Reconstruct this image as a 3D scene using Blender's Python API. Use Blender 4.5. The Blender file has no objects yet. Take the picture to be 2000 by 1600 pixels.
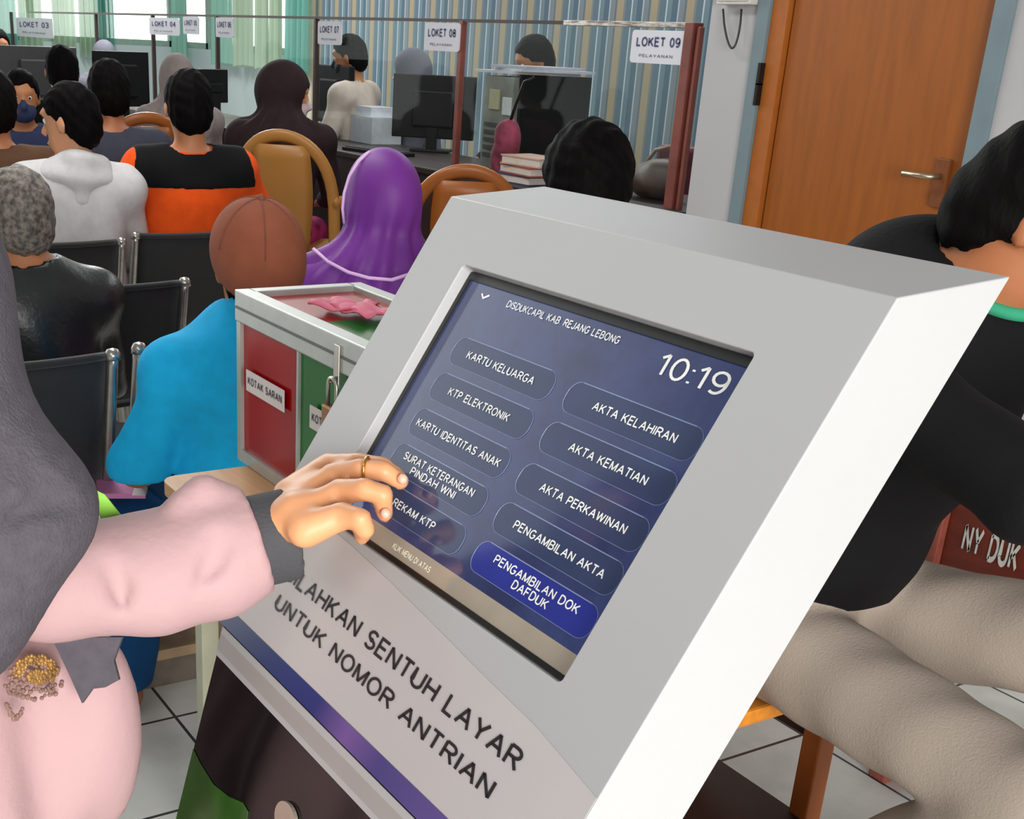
import bpy, bmesh, math, random
import numpy as np
from mathutils import Vector, Matrix
random.seed(7)
SC = bpy.context.scene
COL = SC.collection

# ------------------------------------------------------------------ camera
H = 1.45                                   # eye height above the floor
F_PX, PX0, PY0 = 2437.0, 800.0, 1100.0     # focal length and optical centre in 2000x1600 pixels
AL, PI_, RO = 1.01804, 0.39402, 0.049406   # heading from +Y towards -X, downward pitch, roll
_f = Vector((-math.sin(AL)*math.cos(PI_), math.cos(AL)*math.cos(PI_), -math.sin(PI_)))
_r = Vector((math.cos(AL), math.sin(AL), 0)); _u = _r.cross(_f)
RIGHT = math.cos(RO)*_r + math.sin(RO)*_u
UP = math.cos(RO)*_u - math.sin(RO)*_r
FWD = _f
cam_d = bpy.data.cameras.new('camera'); cam = bpy.data.objects.new('camera', cam_d); COL.objects.link(cam)
cam_d.sensor_fit = 'HORIZONTAL'; cam_d.sensor_width = 36; cam_d.lens = 36*F_PX/2000
cam_d.shift_x = (1000-PX0)/2000; cam_d.shift_y = (PY0-800)/2000
cam_d.clip_start = .02; cam_d.clip_end = 100
m = Matrix((RIGHT, UP, -FWD)).transposed().to_4x4(); m.translation = (0, 0, H)
cam.matrix_world = m
SC.camera = cam
SC.view_settings.view_transform = 'Standard'; SC.view_settings.look = 'None'
SC.view_settings.exposure = 0.0; SC.view_settings.gamma = 1.0
try: SC.view_settings.use_curve_mapping = False
except Exception: pass

# ------------------------------------------------------------------ sky and daylight
w = bpy.data.worlds.new('sky'); SC.world = w; w.use_nodes = True
nt = w.node_tree; nt.nodes.clear()
wo = nt.nodes.new('ShaderNodeOutputWorld'); bg = nt.nodes.new('ShaderNodeBackground')
tc = nt.nodes.new('ShaderNodeTexCoord'); sx = nt.nodes.new('ShaderNodeSeparateXYZ')
rp = nt.nodes.new('ShaderNodeValToRGB')
rp.color_ramp.elements[0].position = 0.0; rp.color_ramp.elements[0].color = (3.2, 3.3, 3.2, 1)
e = rp.color_ramp.elements.new(0.07); e.color = (2.2, 2.3, 2.2, 1)
e = rp.color_ramp.elements.new(0.16); e.color = (.24, .25, .27, 1)
rp.color_ramp.elements[-1].position = 0.8; rp.color_ramp.elements[-1].color = (.25, .26, .27, 1)
mr = nt.nodes.new('ShaderNodeMapRange'); mr.inputs['From Min'].default_value = -1; mr.inputs['From Max'].default_value = 1
nt.links.new(tc.outputs['Generated'], sx.inputs[0]); nt.links.new(sx.outputs['X'], mr.inputs[0])
nt.links.new(mr.outputs[0], rp.inputs[0]); nt.links.new(rp.outputs[0], bg.inputs['Color'])
bg.inputs['Strength'].default_value = 1.0
nt.links.new(bg.outputs[0], wo.inputs[0])

def area(name, loc, target, sx_, sy_, power, col=(1, 1, 1)):
    l = bpy.data.lights.new(name, 'AREA'); l.shape = 'RECTANGLE'; l.size = sx_; l.size_y = sy_; l.energy = power; l.color = col
    o = bpy.data.objects.new(name, l); COL.objects.link(o); o.location = loc
    o.rotation_euler = (Vector(target)-Vector(loc)).to_track_quat('-Z', 'Y').to_euler()
    return o
area('entrance_daylight', (3.2, -.5, 1.55), (-1.0, .4, 1.0), 2.6, 2.2, 330, (1, .98, .95))
area('ceiling_lamp_light', (-.6, -.9, 3.0), (-1.0, .4, .9), 1.6, .6, 10, (1, .97, .94))
area('front_fill_light', (.9, -1.7, 2.8), (-.6, .4, .9), 1.6, .6, 11, (1, .97, .95))  # unseen fill, added to brighten the kiosk panel from the front right
area('hall_lamp_light', (-4.2, 1.2, 3.0), (-4.2, 1.2, 0), 2.4,   .7, 46, (1, .98, .95))
area('counter_lamp_light', (-5.6, 4.6, 3.0), (-5.6, 4.6, 0), 3.0, .5, 44, (1, 1, 1))
area('far_fill_light', (-10.0, 3.4, 3.0), (-10.0, 3.4, 0), 3.0, .6, 150, (1, 1, 1))  # unseen fill, added to lift the far wall and windows end

# ------------------------------------------------------------------ helpers: where a sight line of the survey meets a known plane
def ray(x, y):
    d = RIGHT*((x-PX0)/F_PX) - UP*((y-PY0)/F_PX) + FWD
    return d.normalized()
def at(x, y, d=None, X=None, Y=None, Z=None):
    v = ray(x, y)
    if d is not None: s = d/math.hypot(v.x, v.y)
    elif X is not None: s = X/v.x
    elif Y is not None: s = Y/v.y
    else: s = (Z-H)/v.z
    p = v*s; p.z += H
    return p
TA = 1.005003
KO = Vector((-0.86818, 0.57307, H-0.16484)); KU = Vector((1, 0, 0))
KV = Vector((0, -math.cos(TA), -math.sin(TA))); KN = Vector((0, -math.sin(TA), math.cos(TA)))
def kp(a, c, e=0.0): return KO + KU*a + KV*c + KN*e          # point on the kiosk panel: across, down, above
def kpx(x, y, e=0.0):                                         # where a sight line meets the panel plane raised by e
    v = ray(x, y); Q = KO + KN*e - Vector((0, 0, H)); s = KN.dot(Q)/KN.dot(v)
    p = v*s; p.z += H
    return p

# ------------------------------------------------------------------ materials
def lin(c):
    c = c/255.0
    return c/12.92 if c <= .04045 else ((c+.055)/1.055)**2.4
def L3(c): return (lin(c[0]), lin(c[1]), lin(c[2]), 1)
MATS = {}
def mat(name, rgb, rough=.6, metal=0.0, var=.06, vs=25.0, bump=0.0, bs=120.0, spec=.5, coat=0.0, emit=0.0, stretch=None, two=None, sheen=0.0):
    if name in MATS: return MATS[name]
    mm = bpy.data.materials.new(name); mm.use_nodes = True; n = mm.node_tree.nodes; l = mm.node_tree.links
    b = n['Principled BSDF']
    b.inputs['Roughness'].default_value = rough; b.inputs['Metallic'].default_value = metal
    b.inputs['Specular IOR Level'].default_value = spec; b.inputs['Coat Weight'].default_value = coat
    if sheen: b.inputs['Sheen Weight'].default_value = sheen
    c = L3(rgb)
    t = n.new('ShaderNodeTexCoord'); mp = n.new('ShaderNodeMapping'); l.new(t.outputs['Object'], mp.inputs[0])
    if stretch: mp.inputs['Scale'].default_value = stretch
    nz = n.new('ShaderNodeTexNoise'); nz.inputs['Scale'].default_value = vs; nz.inputs['Detail'].default_value = 4
    l.new(mp.outputs[0], nz.inputs['Vector'])
    cr = n.new('ShaderNodeValToRGB'); l.new(nz.outputs['Fac'], cr.inputs[0])
    c2 = L3(two) if two else tuple(min(1, x*(1+var)) for x in c[:3])+(1,)
    c1 = c if two else tuple(x*(1-var) for x in c[:3])+(1,)
    cr.color_ramp.elements[0].position = .35; cr.color_ramp.elements[1].position = .65
    cr.color_ramp.elements[0].color = c1; cr.color_ramp.elements[1].color = c2
    l.new(cr.outputs[0], b.inputs['Base Color'])
    if emit: 
        l.new(cr.outputs[0], b.inputs['Emission Color']); b.inputs['Emission Strength'].default_value = emit
    if bump:
        n2 = n.new('ShaderNodeTexNoise'); n2.inputs['Scale'].default_value = bs; n2.inputs['Detail'].default_value = 3
        l.new(mp.outputs[0], n2.inputs['Vector'])
        bp = n.new('ShaderNodeBump'); bp.inputs['Strength'].default_value = bump; bp.inputs['Distance'].default_value = .004
        l.new(n2.outputs['Fac'], bp.inputs['Height']); l.new(bp.outputs[0], b.inputs['Normal'])
    MATS[name] = mm
    return mm
def glass_mat(name, tint=(.93, .97, .96), fac=.06):
    if name in MATS: return MATS[name]
    mm = bpy.data.materials.new(name); mm.use_nodes = True; n = mm.node_tree.nodes; l = mm.node_tree.links
    n.clear(); o = n.new('ShaderNodeOutputMaterial'); tr = n.new('ShaderNodeBsdfTransparent'); gl = n.new('ShaderNodeBsdfGlossy')
    mx = n.new('ShaderNodeMixShader'); tr.inputs[0].default_value = (*tint, 1); gl.inputs['Roughness'].default_value = .03
    mx.inputs[0].default_value = fac
    l.new(tr.outputs[0], mx.inputs[1]); l.new(gl.outputs[0], mx.inputs[2]); l.new(mx.outputs[0], o.inputs[0])
    MATS[name] = mm; return mm

# ------------------------------------------------------------------ object plumbing
def link(name, me, material=None, parent=None, smooth=False):
    o = bpy.data.objects.new(name, me); COL.objects.link(o)
    if material: me.materials.append(material)
    if parent: o.parent = parent
    if smooth: me.shade_smooth()
    return o
def tag(o, label=None, cat=None, group=None, kind=None):
    if label: o['label'] = label
    if cat: o['category'] = cat
    if group: o['group'] = group
    if kind: o['kind'] = kind
    return o
def empty(name, loc, label=None, cat=None, group=None, rotz=0.0):
    o = bpy.data.objects.new(name, None); COL.objects.link(o); o.location = loc; o.rotation_euler = (0, 0, rotz); o.empty_display_size = .1
    return tag(o, label, cat, group)
def children(o): return [c for c in COL.objects if c.parent == o]
def copy_tree(o, parent=None):
    c = o.copy(); COL.objects.link(c); c.parent = parent
    for ch in children(o): copy_tree(ch, c)
    return c
class MB:
    """collects shapes into one bmesh"""
    def __init__(s): s.b = bmesh.new()
    def faces(s, vs, fs):
        v = [s.b.verts.new(p) for p in vs]
        for f in fs:
            try: s.b.faces.new([v[i] for i in f])
            except ValueError: pass
        return s
    def box(s, lo, hi, M=None, bev=0.0):
        x0, y0, z0 = lo; x1, y1, z1 = hi
        t = bmesh.new()
        vs = [Vector(p) for p in ((x0,y0,z0),(x1,y0,z0),(x1,y1,z0),(x0,y1,z0),(x0,y0,z1),(x1,y0,z1),(x1,y1,z1),(x0,y1,z1))]
        v = [t.verts.new(p) for p in vs]
        for f in ((0,3,2,1),(4,5,6,7),(0,1,5,4),(1,2,6,5),(2,3,7,6),(3,0,4,7)): t.faces.new([v[i] for i in f])
        if bev: bmesh.ops.bevel(t, geom=t.edges[:], offset=bev, segments=2, affect='EDGES', profile=.6)
        if M is not None: t.transform(M)
        tm = bpy.data.meshes.new('t'); t.to_mesh(tm); t.free(); s.b.from_mesh(tm); bpy.data.meshes.remove(tm)
        return s
    def tube(s, pts, r, n=10, cap=True, flat=None):
        pts = [Vector(p) for p in pts]; R = r if isinstance(r, (list, tuple)) else [r]*len(pts)
        rings = []; prev = None
        for i, p in enumerate(pts):
            d = (pts[min(i+1, len(pts)-1)]-pts[max(i-1, 0)]).normalized()
            if prev is None:
                a = Vector((0, 0, 1)) if abs(d.z) < .9 else Vector((1, 0, 0))
                x = d.cross(a).normalized()
            else:
                x = (prev-d*prev.dot(d)).normalized()
            y = d.cross(x); prev = x
            fx, fy = flat if flat else (1, 1)
            rings.append([s.b.verts.new(p+x*(math.cos(2*math.pi*k/n)*R[i]*fx)+y*(math.sin(2*math.pi*k/n)*R[i]*fy)) for k in range(n)])
        for A, B in zip(rings, rings[1:]):
            for k in range(n): s.b.faces.new((A[k], A[(k+1) % n], B[(k+1) % n], B[k]))
        if cap:
            s.b.faces.new(rings[0][::-1]); s.b.faces.new(rings[-1])
        return s
    def lathe(s, prof, n=20, M=None):
        rings = []
        for r, z in prof:
            rings.append([s.b.verts.new((M @ Vector((r*math.cos(2*math.pi*k/n), r*math.sin(2*math.pi*k/n), z))) if M is not None else (r*math.cos(2*math.pi*k/n), r*math.sin(2*math.pi*k/n), z)) for k in range(n)])
        for A, B in zip(rings, rings[1:]):
            for k in range(n): s.b.faces.new((A[k], A[(k+1) % n], B[(k+1) % n], B[k]))
        s.b.faces.new(rings[0][::-1]); s.b.faces.new(rings[-1])
        return s
    def prism(s, poly, d):
        """polygon (3-D points) swept by vector d"""
        poly = [Vector(p) for p in poly]; d = Vector(d); n = len(poly)
        a = [s.b.verts.new(p) for p in poly]; b = [s.b.verts.new(p+d) for p in poly]
        s.b.faces.new(a); s.b.faces.new(b[::-1])
        for k in range(n): s.b.faces.new((a[k], b[k], b[(k+1) % n], a[(k+1) % n]))
        return s
    def build(s, name, material, parent=None, smooth=False, label=None):
        bmesh.ops.recalc_face_normals(s.b, faces=s.b.faces[:])
        me = bpy.data.meshes.new(name); s.b.to_mesh(me); s.b.free()
        o = link(name, me, material, parent, smooth)
        if label: o['label'] = label
        return o
# ------------------------------------------------------------------ organic surfaces: smooth union of rounded limbs, meshed on a grid
def V(*a): return np.array(a, float)
class Org:
    def __init__(s): s.p = []; s.cuts = []; s.disp = None
    def cap(s, a, b, ra, rb=None, k=.02, op='u', flat=None):
        s.p.append(('c', np.array(a, float), np.array(b, float), ra, ra if rb is None else rb, k, op, flat)); return s
    def chain(s, pts, rs, k=.02):
        for i in range(len(pts)-1): s.cap(pts[i], pts[i+1], rs[i], rs[i+1], k)
        return s
    def ell(s, c, r, k=.02, op='u', R=None):
        s.p.append(('e', np.array(c, float), np.array(r, float), None if R is None else np.array(R, float), None, k, op, None)); return s
    def cut(s, p, n, amp=0.0): s.cuts.append((np.array(p, float), np.array(n, float)/np.linalg.norm(n), amp)); return s
    def mesh(s, h):
        lo = np.full(3, 1e9); hi = -lo; bb = []
        for q in s.p:
            if q[0] == 'c': a = np.minimum(q[1]-q[3], q[2]-q[4]); b = np.maximum(q[1]+q[3], q[2]+q[4])
            else: rr = np.full(3, q[2].max()) if q[3] is not None else q[2]; a = q[1]-rr; b = q[1]+rr
            bb.append((a, b))
            if q[6] == 'u': lo = np.minimum(lo, a); hi = np.maximum(hi, b)
        lo = lo-3*h-.012; hi = hi+3*h+.012
        n = np.ceil((hi-lo)/h).astype(int)+1
        D = np.full(n, .08, np.float32)
        ax = [lo[i]+h*np.arange(n[i]) for i in range(3)]
        for q, (a, b) in zip(s.p, bb):
            mg = q[5]+2*h+.02
            i0 = np.maximum(((a-mg-lo)/h).astype(int), 0); i1 = np.minimum(((b+mg-lo)/h).astype(int)+2, n)
            if (i1 <= i0).any(): continue
            sl = tuple(slice(i0[i], i1[i]) for i in range(3))
            X, Y, Z = np.meshgrid(*[ax[i][sl[i]] for i in range(3)], indexing='ij', sparse=True)
            if q[0] == 'c':
                A, B = q[1], q[2]; d = B-A; L = max(d@d, 1e-12)
                px, py, pz = X-A[0], Y-A[1], Z-A[2]
                t = np.clip((px*d[0]+py*d[1]+pz*d[2])/L, 0, 1)
                qx, qy, qz = px-t*d[0], py-t*d[1], pz-t*d[2]
                if q[7] is not None:
                    fn, ff = q[7]; fn = np.array(fn, float)/np.linalg.norm(fn); e = qx*fn[0]+qy*fn[1]+qz*fn[2]; g = (1/ff-1)*e
                    qx, qy, qz = qx+g*fn[0], qy+g*fn[1], qz+g*fn[2]
                v = np.sqrt(qx**2+qy**2+qz**2)-(q[3]+t*(q[4]-q[3]))
            else:
                px, py, pz = X-q[1][0], Y-q[1][1], Z-q[1][2]
                if q[3] is not None:
                    R = q[3]; px, py, pz = (px*R[0, 0]+py*R[1, 0]+pz*R[2, 0], px*R[0, 1]+py*R[1, 1]+pz*R[2, 1], px*R[0, 2]+py*R[1, 2]+pz*R[2, 2])
                r = q[2]; k0 = np.sqrt((px/r[0])**2+(py/r[1])**2+(pz/r[2])**2); k1 = np.sqrt((px/r[0]**2)**2+(py/r[1]**2)**2+(pz/r[2]**2)**2)
                v = k0*(k0-1)/np.maximum(k1, 1e-6)
            k = max(q[5], 1e-4); S = D[sl]
            if q[6] == 'u': hh = np.maximum(k-np.abs(S-v), 0)/k; D[sl] = np.minimum(S, v)-hh*hh*k*.25
            else: hh = np.maximum(k-np.abs(S+v), 0)/k; D[sl] = np.maximum(S, -v)+hh*hh*k*.25
        X, Y, Z = np.meshgrid(*ax, indexing='ij', sparse=True)
        if s.disp: D = D+s.disp(X, Y, Z).astype(np.float32)
        for p, nn, am in s.cuts:
            q_ = (X-p[0])*nn[0]+(Y-p[1])*nn[1]+(Z-p[2])*nn[2]
            if am: q_ = q_+am*(np.sin(95*X+40*Z)*np.sin(83*Y+31*Z+1)+.6*np.sin(170*X+2*np.sin(60*Y))*np.cos(140*Y+50*Z))
            D = np.maximum(D, q_)
        return nets(D, lo, h)
    def build(s, name, material, parent=None, h=.01, label=None):
        v, f = s.mesh(h)
        me = bpy.data.meshes.new(name); me.vertices.add(len(v)); me.vertices.foreach_set('co', v.astype(np.float32).ravel())
        me.loops.add(len(f)*4); me.loops.foreach_set('vertex_index', f.astype(np.int32).ravel())
        me.polygons.add(len(f)); me.polygons.foreach_set('loop_start', np.arange(0, len(f)*4, 4, dtype=np.int32))
        me.update(calc_edges=True); me.validate()
        o = link(name, me, material, parent, True)
        if label: o['label'] = label
        return o
def nets(D, lo, h):
    S = D < 0
    n = D.shape
    c = np.zeros((n[0]-1, n[1]-1, n[2]-1), np.int8)
    offs = [(a, b, d) for a in (0, 1) for b in (0, 1) for d in (0, 1)]
    for a, b, d in offs: c += S[a:n[0]-1+a, b:n[1]-1+b, d:n[2]-1+d]
    I = np.argwhere((c > 0) & (c < 8))
    acc = np.zeros((len(I), 3)); cnt = np.zeros(len(I))
    for p in offs:
        for ax in range(3):
            if p[ax]: continue
            q = list(p); q[ax] = 1
            v0 = D[I[:, 0]+p[0], I[:, 1]+p[1], I[:, 2]+p[2]]; v1 = D[I[:, 0]+q[0], I[:, 1]+q[1], I[:, 2]+q[2]]
            mk = (v0 < 0) != (v1 < 0); t = np.where(mk, v0/np.where(mk, v0-v1, 1), 0)
            P = np.tile(np.array(p, float), (len(I), 1)); P[:, ax] = t
            acc[mk] += P[mk]; cnt[mk] += 1
    verts = (I+acc/cnt[:, None])*h+lo
    idx = np.full(c.shape, -1, np.int64); idx[I[:, 0], I[:, 1], I[:, 2]] = np.arange(len(I))
    F = []
    for ax in range(3):
        o1, o2 = [(1, 2), (2, 0), (0, 1)][ax]
        sl0 = [slice(None)]*3; sl1 = [slice(None)]*3; sl0[ax] = slice(0, -1); sl1[ax] = slice(1, None)
        a, b = S[tuple(sl0)], S[tuple(sl1)]
        E = np.argwhere(a != b); E = E[(E[:, o1] > 0) & (E[:, o2] > 0) & (E[:, o1] < n[o1]-1) & (E[:, o2] < n[o2]-1)]
        ins = S[E[:, 0], E[:, 1], E[:, 2]]
        def g(d1, d2):
            Q = E.copy(); Q[:, o1] += d1; Q[:, o2] += d2; return idx[Q[:, 0], Q[:, 1], Q[:, 2]]
        q = np.stack([g(-1, -1), g(0, -1), g(0, 0), g(-1, 0)], 1)
        q[~ins] = q[~ins][:, ::-1]
        F.append(q)
    F = np.concatenate(F); F = F[(F >= 0).all(1)]
    return verts, F


# ------------------------------------------------------------------ plain sans lettering drawn as strokes
def _arc(cx, cy, rx, ry, a0, a1, n=9): return [(cx+rx*math.cos(math.radians(a0+(a1-a0)*i/n)), cy+ry*math.sin(math.radians(a0+(a1-a0)*i/n))) for i in range(n+1)]
GL = {
 'A': (.74, [[(0,0),(.37,1)],[(.37,1),(.74,0)],[(.13,.35),(.61,.35)]]), 'B': (.62, [[(0,0),(0,1)],[(0,1)]+_arc(.33,.76,.25,.24,90,-90)+[(0,.52)],[(0,.52)]+_arc(.34,.26,.28,.26,90,-90)+[(0,0)]]),
 'C': (.68, [_arc(.36,.5,.36,.5,42,318,16)]), 'D': (.66, [[(0,0),(0,1)],[(0,1)]+_arc(.26,.5,.40,.5,90,-90,12)+[(0,0)]]),
 'E': (.56, [[(.56,0),(0,0),(0,1),(.56,1)],[(0,.53),(.50,.53)]]), 'F': (.54, [[(0,0),(0,1),(.54,1)],[(0,.52),(.47,.52)]]),
 'G': (.72, [_arc(.37,.5,.37,.5,45,330,16)+[(.70,.45),(.42,.45)]]), 'H': (.64, [[(0,0),(0,1)],[(.64,0),(.64,1)],[(0,.52),(.64,.52)]]), 'I': (.02, [[(.01,0),(.01,1)]]),
 'J': (.44, [[(.44,1),(.44,.25)]+_arc(.22,.24,.22,.24,0,-180,8)]), 'K': (.64, [[(0,0),(0,1)],[(0,.36),(.60,1)],[(.22,.58),(.64,0)]]), 'L': (.50, [[(0,1),(0,0),(.50,0)]]),
 'M': (.76, [[(0,0),(0,1)],[(0,1),(.38,.02)],[(.38,.02),(.76,1)],[(.76,1),(.76,0)]]), 'N': (.64, [[(0,0),(0,1)],[(0,1),(.64,0)],[(.64,0),(.64,1)]]),
 'O': (.76, [_arc(.38,.5,.38,.5,0,360,20)]), 'P': (.58, [[(0,0),(0,1)],[(0,1)]+_arc(.31,.74,.27,.26,90,-90)+[(0,.48)]]), 'R': (.64, [[(0,0),(0,1)],[(0,1)]+_arc(.34,.75,.27,.25,90,-90)+[(0,.50)],[(.33,.48),(.64,0)]]),
 'S': (.60, [_arc(.30,.75,.27,.25,25,270,10)+_arc(.30,.25,.30,.25,90,-155,10)]), 'T': (.62, [[(0,1),(.62,1)],[(.31,1),(.31,0)]]), 'U': (.64, [[(0,1),(0,.3)]+_arc(.32,.3,.32,.3,180,360,10)+[(.64,1)]]),
 'V': (.70, [[(0,1),(.35,0)],[(.35,0),(.70,1)]]), 'W': (1.0, [[(0,1),(.25,0)],[(.25,0),(.5,1)],[(.5,1),(.75,0)],[(.75,0),(1,1)]]), 'Y': (.68, [[(0,1),(.34,.45)],[(.68,1),(.34,.45)],[(.34,.45),(.34,0)]]), 'Z': (.6, [[(0,1),(.6,1)],[(.6,1),(0,0)],[(0,0),(.6,0)]]),
 '0': (.54, [_arc(.27,.5,.27,.5,0,360,18)]), '1': (.30, [[(0,.78),(.24,1)],[(.24,1),(.24,0)]]), '2': (.54, [_arc(.27,.73,.26,.27,170,-20,9)+[(0,0)],[(0,0),(.54,0)]]), '3': (.54, [_arc(.26,.76,.25,.24,160,-90,9),_arc(.26,.27,.28,.27,90,-160,9)]),
 '4': (.56, [[(.40,0),(.40,1)],[(.40,1),(0,.28)],[(0,.28),(.56,.28)]]), '5': (.54, [[(.5,1),(.08,1),(.03,.5)],[(.03,.5)]+_arc(.26,.32,.28,.32,120,-155,11)]), '6': (.54, [_arc(.27,.31,.27,.31,0,360,14),[(0,.31)]+_arc(.31,.5,.31,.5,180,60,8)]), '7': (.54, [[(0,1),(.54,1)],[(.54,1),(.2,0)]]),
 '8': (.54, [_arc(.27,.75,.24,.25,0,360,14),_arc(.27,.26,.28,.26,0,360,14)]), '9': (.54, [_arc(.27,.69,.27,.31,0,360,14),[(.54,.69)]+_arc(.23,.5,.31,.5,0,-120,8)]),
 ':': (.02, [[(.01,.03),(.01,.12)],[(.01,.62),(.01,.71)]]), '.': (.02, [[(.01,0),(.01,.05)]]), '-': (.34, [[(0,.42),(.34,.42)]]), ' ': (.22, [])}
def text_mesh(name, body, org, xd, yd, nd, width, height, material, parent, bold=0.0, th=.0006, label=None, st=.15, gap=.12):
    X, Y, N = Vector(xd), Vector(yd), Vector(nd); cx = 0; quads = []
    for ch in body:
        wd, pl = GL[ch]
        for line in pl:
            q = [Vector((cx+st/2+p[0], st/2+p[1]*(1-st))) for p in line]
            L = []; R = []
            for i, p in enumerate(q):
                a = (q[i]-q[i-1]).normalized() if i else (q[1]-q[0]).normalized(); b = (q[i+1]-q[i]).normalized() if i < len(q)-1 else a
                if i == 0: a = b
                t = (a+b)/2; n_ = Vector((-t.y, t.x)); l2 = max(n_.length_squared, .3); n_ = n_/l2*st/2
                e = Vector((0, 0))
                if i == 0 and abs(a.y) < .95 and abs(a.x) > .95: e = -a*0
                L.append(p+n_+e); R.append(p-n_+e)
            for i in range(len(q)-1): quads.append((R[i], R[i+1], L[i+1], L[i]))
        cx += wd+st+gap
    W_ = cx-gap; b = MB()
    for qd in quads:
        b.faces([Vector(org)+X*(p.x/W_*width)+Y*(p.y*height)+N*th for p in qd], [(0, 1, 2, 3)])
    me = bpy.data.meshes.new(name); b.b.to_mesh(me); b.b.free()
    o = link(name, me, material, parent)
    if label: o['label'] = label
    return o

# ------------------------------------------------------------------ the room
def node_mat(name):
    mm = bpy.data.materials.new(name); mm.use_nodes = True; MATS[name] = mm
    return mm, mm.node_tree.nodes, mm.node_tree.links, mm.node_tree.nodes['Principled BSDF']
def floor_mat():
    mm, n, l, b = node_mat('floor_tile')
    t = n.new('ShaderNodeTexCoord'); mp = n.new('ShaderNodeMapping'); l.new(t.outputs['Object'], mp.inputs[0])
    mp.inputs['Location'].default_value = (2.4/.357, -.87/.318, 0); mp.inputs['Scale'].default_value = (1/.357, 1/.318, 1)
    br = n.new('ShaderNodeTexBrick'); br.offset = 0; br.inputs['Scale'].default_value = 1; br.inputs['Brick Width'].default_value = 1; br.inputs['Row Height'].default_value = 1
    br.inputs['Mortar Size'].default_value = .012; br.inputs['Mortar Smooth'].default_value = .1
    br.inputs['Color1'].default_value = L3((226, 226, 219)); br.inputs['Color2'].default_value = L3((214, 215, 209)); br.inputs['Mortar'].default_value = L3((58, 56, 54))
    l.new(mp.outputs[0], br.inputs['Vector'])
    nz = n.new('ShaderNodeTexNoise'); nz.inputs['Scale'].default_value = 5; nz.inputs['Detail'].default_value = 5; l.new(t.outputs['Object'], nz.inputs['Vector'])
    cr = n.new('ShaderNodeValToRGB'); cr.color_ramp.elements[0].position = .3; cr.color_ramp.elements[0].color = (.72, .72, .71, 1); cr.color_ramp.elements[1].position = .6; cr.color_ramp.elements[1].color = (1, 1, 1, 1)
    l.new(nz.outputs[0], cr.inputs[0])
    mx = n.new('ShaderNodeMix'); mx.data_type = 'RGBA'; mx.blend_type = 'MULTIPLY'; mx.inputs[0].default_value = 1
    l.new(br.outputs['Color'], mx.inputs[6]); l.new(cr.outputs[0], mx.inputs[7]); l.new(mx.outputs[2], b.inputs['Base Color'])
    b.inputs['Roughness'].default_value = .28
    return mm
def stripe_mat():
    mm, n, l, b = node_mat('striped_wallpaper')
    t = n.new('ShaderNodeTexCoord'); s = n.new('ShaderNodeSeparateXYZ'); l.new(t.outputs['Object'], s.inputs[0])
    a = n.new('ShaderNodeMath'); a.operation = 'MULTIPLY'; a.inputs[1].default_value = 1/.31; l.new(s.outputs['X'], a.inputs[0])
    fr = n.new('ShaderNodeMath'); fr.operation = 'FRACT'; l.new(a.outputs[0], fr.inputs[0])
    cr = n.new('ShaderNodeValToRGB'); cr.color_ramp.interpolation = 'CONSTANT'; l.new(fr.outputs[0], cr.inputs[0])
    stops = [(0, (150, 138, 112)), (.20, (110, 118, 118)), (.26, (84, 106, 118)), (.43, (168, 182, 188)), (.47, (98, 120, 128)), (.60, (72, 96, 110)), (.76, (160, 172, 176)), (.80, (112, 122, 128)), (.94, (88, 104, 110))]
    el = cr.color_ramp.elements; el[0].position = 0; el[0].color = L3(stops[0][1]); el[1].position = stops[1][0]; el[1].color = L3(stops[1][1])
    for p, c in stops[2:]: e = el.new(p); e.color = L3(c)
    l.new(cr.outputs[0], b.inputs['Base Color']); b.inputs['Roughness'].default_value = .75
    return mm
white_wall = mat('white_wall_paint', (184, 183, 183), .8, var=.03, vs=2, bump=.05, bs=60)
pale_wall = mat('pale_blue_wall_paint', (196, 206, 206), .8, var=.03, vs=2)
blue_trim = mat('grey_blue_trim_paint', (116, 134, 140), .55, var=.05, vs=9)
door_wood = mat('orange_door_veneer', (152, 84, 24), .42, var=.10, vs=7, stretch=(5, 5, .5))
door_edge = mat('orange_door_edge', (170, 96, 34), .45, var=.05)
dark_line = mat('dark_shadow_gap', (60, 24, 8), .7)
def struct(o): o['kind'] = 'structure'; return o
struct(MB().box((-15, -3.5, -.05), (3.6, 8, 0)).build('floor', floor_mat()))
WB = 5.3
def X_at0(px): return at(px, 60, Y=WB).x
struct(MB().box((-10.7, WB, 0), (-1.6, WB+.12, 3.1)).build('wall_back', stripe_mat()))
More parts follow.
